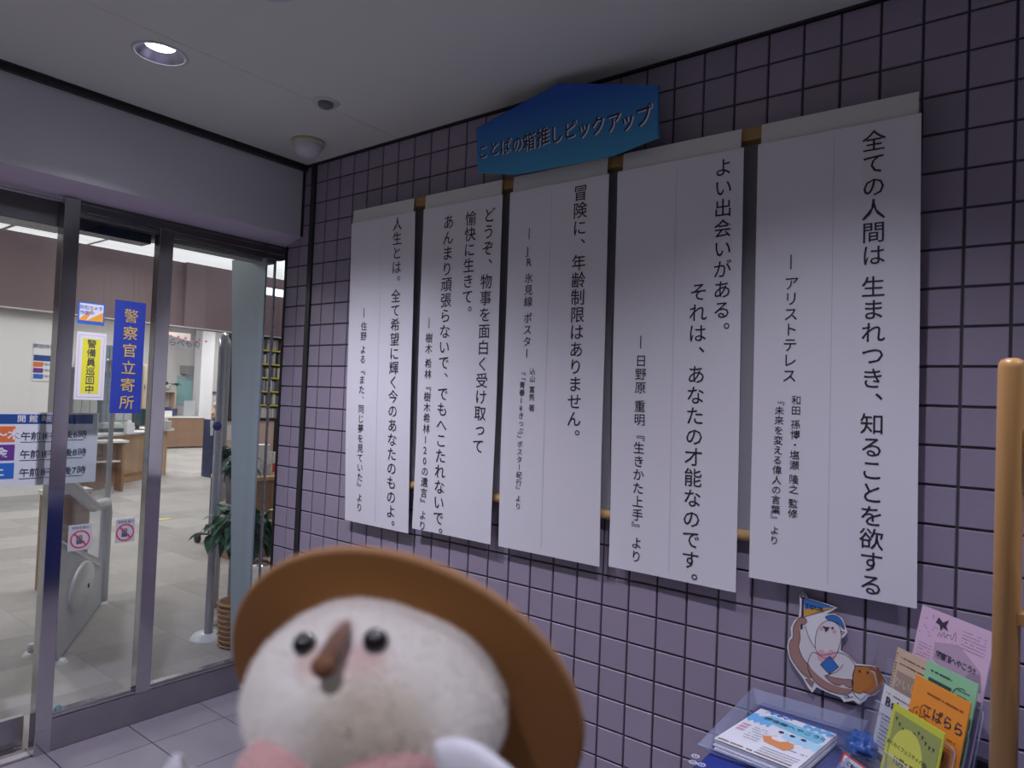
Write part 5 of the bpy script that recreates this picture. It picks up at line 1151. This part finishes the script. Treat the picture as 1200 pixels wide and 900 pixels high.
for k, (z0, z1) in enumerate(((0.02, 0.05), (0.09, 0.13), (0.07, 0.08), (0.16, 0.19))): MB().box((xp+0.024, YR-0.0196, zq-z1), (xp+0.165, YR-0.0190, zq-z0)).build('sky_print', (sky2, sky1, sky2, sky2)[k], t)

# ================================================================== TOY BIRD HELD IN FRONT
DH = 0.32
def cd_(px, py, dep): return at_depth(px, py, dep)
def cvec(x, y, z): return RX*x+RY*y+RZ*z
hatC = cd_(468.3, 821.2, DH); hN = Vector((0.355, -0.823, -0.443)); hN = (Vector((hN.x, hN.y, hN.z))).normalized()   # brim's underside direction
HR = 0.268*DH
bird = thing('toy_bird', 'fluffy white toy bird with pink body and wide brown felt hat in the foreground', 'soft toy', cd_(430, 1080, 0.31))
hat = addmesh('hat', [tuple(v) for v in MB().lathe(hatC, [(0.046, 0.001), (0.046, -0.006), (0.042, -0.018), (0.030, -0.026), (0.0, -0.029)], 40, hN).v], MB().lathe(hatC, [(0.046, 0.001), (0.046, -0.006), (0.042, -0.018), (0.030, -0.026), (0.0, -0.029)], 40, hN).f, mat('brown_felt', (0.33, 0.135, 0.024), 0.95, bump=0.25, bscale=900, sheen=0.1), bird, True)
felt = MATS['brown_felt']
MB().lathe(hatC, [(0.030, 0.0010), (HR*0.6, 0.0014), (HR*0.9, 0.0012), (HR-0.003, 0.0014), (HR-0.0012, 0.0012)], 96, hN).build('brim', felt, hat, True)
MB().lathe(hatC, [(HR-0.0014, 0.0014), (HR, 0.0006), (HR, -0.0016), (HR-0.0015, -0.0022), (0.030, -0.0022)], 96, hN).build('brim_edge', mat('felt_edge', (0.46, 0.24, 0.11), 0.95, bump=0.5, bscale=900), hat, True)
# head with fuzz
fur = mat('white_plush', (0.90, 0.86, 0.80), 0.9, sheen=0.3, bump=0.1, bscale=500)
def tint(m, spots, base):
    """soft pink and tan patches around real points of the toy"""
    nt = m.node_tree; b = nt.nodes['Principled BSDF']; g = nt.nodes.new('ShaderNodeNewGeometry'); prev = None
    for (c, r0, r1, col) in spots:
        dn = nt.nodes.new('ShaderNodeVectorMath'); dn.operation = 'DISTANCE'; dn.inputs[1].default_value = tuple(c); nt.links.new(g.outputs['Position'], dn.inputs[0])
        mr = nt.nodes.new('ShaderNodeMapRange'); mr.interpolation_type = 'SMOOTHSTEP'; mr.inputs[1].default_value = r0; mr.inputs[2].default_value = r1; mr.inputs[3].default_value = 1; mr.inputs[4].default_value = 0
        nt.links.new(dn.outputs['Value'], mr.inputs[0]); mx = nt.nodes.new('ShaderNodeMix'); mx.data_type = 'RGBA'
        nt.links.new(mr.outputs[0], mx.inputs[0]); mx.inputs[7].default_value = (*col, 1)
        if prev: nt.links.new(prev.outputs[2], mx.inputs[6])
        else: mx.inputs[6].default_value = (*base, 1)
        prev = mx
    nt.links.new(prev.outputs[2], b.inputs['Base Color'])
hc_ = cd_(443, 818, 0.288)
AX, AY, AZ = 0.0530, 0.0385, 0.044
tl_ = math.radians(9)
Ux = RX*math.cos(tl_)+RY*math.sin(tl_); Uy = RY*math.cos(tl_)-RX*math.sin(tl_); Uz = RZ
def headpt(d_, k=1.0):
    x, y, z = d_
    ax = AX*(1.0+0.05*y)                                   # cheeks wider than crown
    f = 1+0.025*noise.noise(Vector(d_)*2.0)
    return hc_+(Ux*(x*ax)+Uy*(y*AY*(1.0 if y < 0 else 0.98))+Uz*(z*AZ))*f*k
head = MB(); n, m = 64, 40; vv = []
for i in range(m+1):
    th = PI*i/m
    for k in range(n):
        ph = 2*PI*k/n; head.v.append(headpt((math.sin(th)*math.cos(ph), math.cos(th)*-1, math.sin(th)*math.sin(ph))))
for i in range(m):
    for k in range(n): head.f.append((i*n+k, i*n+(k+1) % n, (i+1)*n+(k+1) % n, (i+1)*n+k))
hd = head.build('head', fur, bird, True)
def surf(px, py):
    """front surface of the head under a sight line"""
    o = CAM; dr = ray(px, py); best = None
    lo = 0.20
    for s in range(400):
        q = o+dr*(lo+s*0.0003); r_ = q-hc_; x, y, z = r_.dot(Ux)/AX, r_.dot(Uy)/(AY*(1.0 if r_.dot(Uy) < 0 else 0.98)), r_.dot(Uz)/AZ
        if x*x+y*y+z*z < 1: return q
    return hc_
fz = MB(); fr_ = random.Random(21)
for k in range(42000):
    z = fr_.uniform(-1, 1); a = fr_.uniform(0, 2*PI); s_ = math.sqrt(1-z*z); d_ = (s_*math.cos(a), z, s_*math.sin(a))
    if d_[2] > 0.75: continue
    p = headpt(d_); nn = (Ux*d_[0]/AX+Uy*d_[1]/AY+Uz*d_[2]/AZ).normalized()
    dd = (nn+Vector((fr_.gauss(0, .45), fr_.gauss(0, .45), fr_.gauss(0, .45)))).normalized(); L = fr_.uniform(0.0010, 0.0032)
    sd = dd.cross(nn); sd = sd.normalized() if sd.length > 1e-3 else Ux; b = len(fz.v)
    fz.v += [p-nn*0.0004-sd*0.00014, p-nn*0.0004+sd*0.00014, p+dd*L]; fz.f.append((b, b+1, b+2))
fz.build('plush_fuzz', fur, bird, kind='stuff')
e1, e2 = surf(357, 755), surf(440, 752)
for nm, e, r_, px_, py_ in (('eye', e1, 0.0046, 357, 755), ('eye', e2, 0.0050, 440, 752)):
    nn = (CAM-e).normalized(); MB().ball(e+nn*0.0012, r_, 24, 16).build('eye', mat('black_bead', (0.006, 0.005, 0.007), 0.12, coat=1), bird, True)
# beak: long, bent down, tip nearer the camera
b0 = surf(402, 742); dv = lambda px, py, dep: cd_(px, py, dep)
dp = (b0-CAM).dot(RZ)
beakm = mat('brown_beak_felt', (0.15, 0.06, 0.03), 0.85, bump=0.5, bscale=700, sheen=0.3)
MB().tube([dv(407, 731, dp+0.004), dv(403, 740, dp-0.002), dv(396, 752, dp-0.008), dv(389, 765, dp-0.013), dv(382, 776, dp-0.017), dv(379, 783, dp-0.019), dv(378, 787, dp-0.019)], [0.0012, 0.0028, 0.0040, 0.0042, 0.0040, 0.0032, 0.0012], 20).build('beak', beakm, bird, True)
MB().ball(dv(379, 781, dp-0.0195), (0.0045, 0.0045, 0.0040), 20, 12).build('beak_tip', mat('beak_tip_felt', (0.20, 0.085, 0.04), 0.8, bump=0.5, bscale=700), bird, True)
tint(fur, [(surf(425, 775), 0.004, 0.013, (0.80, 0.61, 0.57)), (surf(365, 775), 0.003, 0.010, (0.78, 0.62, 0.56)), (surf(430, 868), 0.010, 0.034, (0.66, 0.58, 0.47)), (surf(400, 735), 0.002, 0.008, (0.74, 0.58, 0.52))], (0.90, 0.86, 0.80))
# pink knitted body
pk = mat('pink_knit', (0.74, 0.42, 0.40), 0.95, bump=0.8, bscale=350, sheen=0.5)
bc_ = cd_(402, 985, 0.300)
def bodyfn(d_, q_): return q_*(1+0.02*noise.noise(d_*5)+0.006*math.sin(d_.z*40))
bd = MB(); n, m = 48, 30
for i in range(m+1):
    th = PI*i/m
    for k in range(n):
        ph = 2*PI*k/n; x, y, z = math.sin(th)*math.cos(ph), -math.cos(th), math.sin(th)*math.sin(ph)
        bd.v.append(bc_+(RX*x*0.052+RY*y*0.046+RZ*z*0.042)*(1+0.02*noise.noise(Vector((x, y, z))*4)))
for i in range(m):
    for k in range(n): bd.f.append((i*n+k, i*n+(k+1) % n, (i+1)*n+(k+1) % n, (i+1)*n+k))
bd.build('body', pk, bird, True)
# pink collar knots below the chin
for px_, py_, rx_, ry_ in ((332, 905, 0.0180, 0.0135), (450, 898, 0.0230, 0.0150)):
    c = cd_(px_, py_, 0.256); cb = MB(); n, m = 28, 16
    for i in range(m+1):
        th = PI*i/m
        for k in range(n):
            ph = 2*PI*k/n; x, y, z = math.sin(th)*math.cos(ph), -math.cos(th), math.sin(th)*math.sin(ph); cb.v.append(c+RX*x*rx_+RY*y*ry_+RZ*z*0.015)
    for i in range(m):
        for k in range(n): cb.f.append((i*n+k, i*n+(k+1) % n, (i+1)*n+(k+1) % n, (i+1)*n+k))
    cb.build('collar_fold', pk, bird, True)
def wing(nm, pts_, th, dep, m):
    """flat padded wing: outline in the wing's own plane, pillow thickness"""
    P = smooth_poly(pts_, 4); cx = sum(p[0] for p in P)/len(P); cy = sum(p[1] for p in P)/len(P); w_ = MB(); rings = [(1.0, 0), (0.93, 0.5), (0.75, 0.85), (0.4, 1.0), (0.0, 1.05)]
    for s_ in (-1, 1):
        b = len(w_.v); k_ = len(P)
        for f, h in rings:
            for (x, y) in P: w_.v.append(cd_(cx+(x-cx)*f, cy+(y-cy)*f, dep)+RZ*(s_*h*th))
        for i in range(len(rings)-1):
            for k in range(k_): w_.f.append((b+i*k_+k, b+i*k_+(k+1) % k_, b+(i+1)*k_+(k+1) % k_, b+(i+1)*k_+k))
    return w_.build(nm, m, bird, True)
wmat = mat('white_felt_wing', (0.78, 0.77, 0.82), 0.9, sheen=0.4, bump=0.3, bscale=600)
wing('wing', [(508, 880), (520, 866), (545, 866), (575, 882), (610, 912), (650, 960), (640, 1010), (580, 1000), (530, 950)], 0.005, 0.243, wmat)
wing('wing', [(205, 883), (213, 888), (220, 905), (250, 930), (330, 960), (340, 1000), (260, 1000), (200, 960), (185, 920), (196, 895)], 0.004, 0.285, wmat)
for s_ in (-1, 1):
    MB().tube([bc_+RX*0.02*s_+RY*0.040, bc_+RX*0.022*s_+RY*0.062, bc_+RX*0.024*s_+RY*0.066-RZ*0.014], [0.004, 0.004, 0.003], 10).build('leg', beakm, bird, True)
bpy.data.objects.remove(_go); bpy.data.curves.remove(_cu)
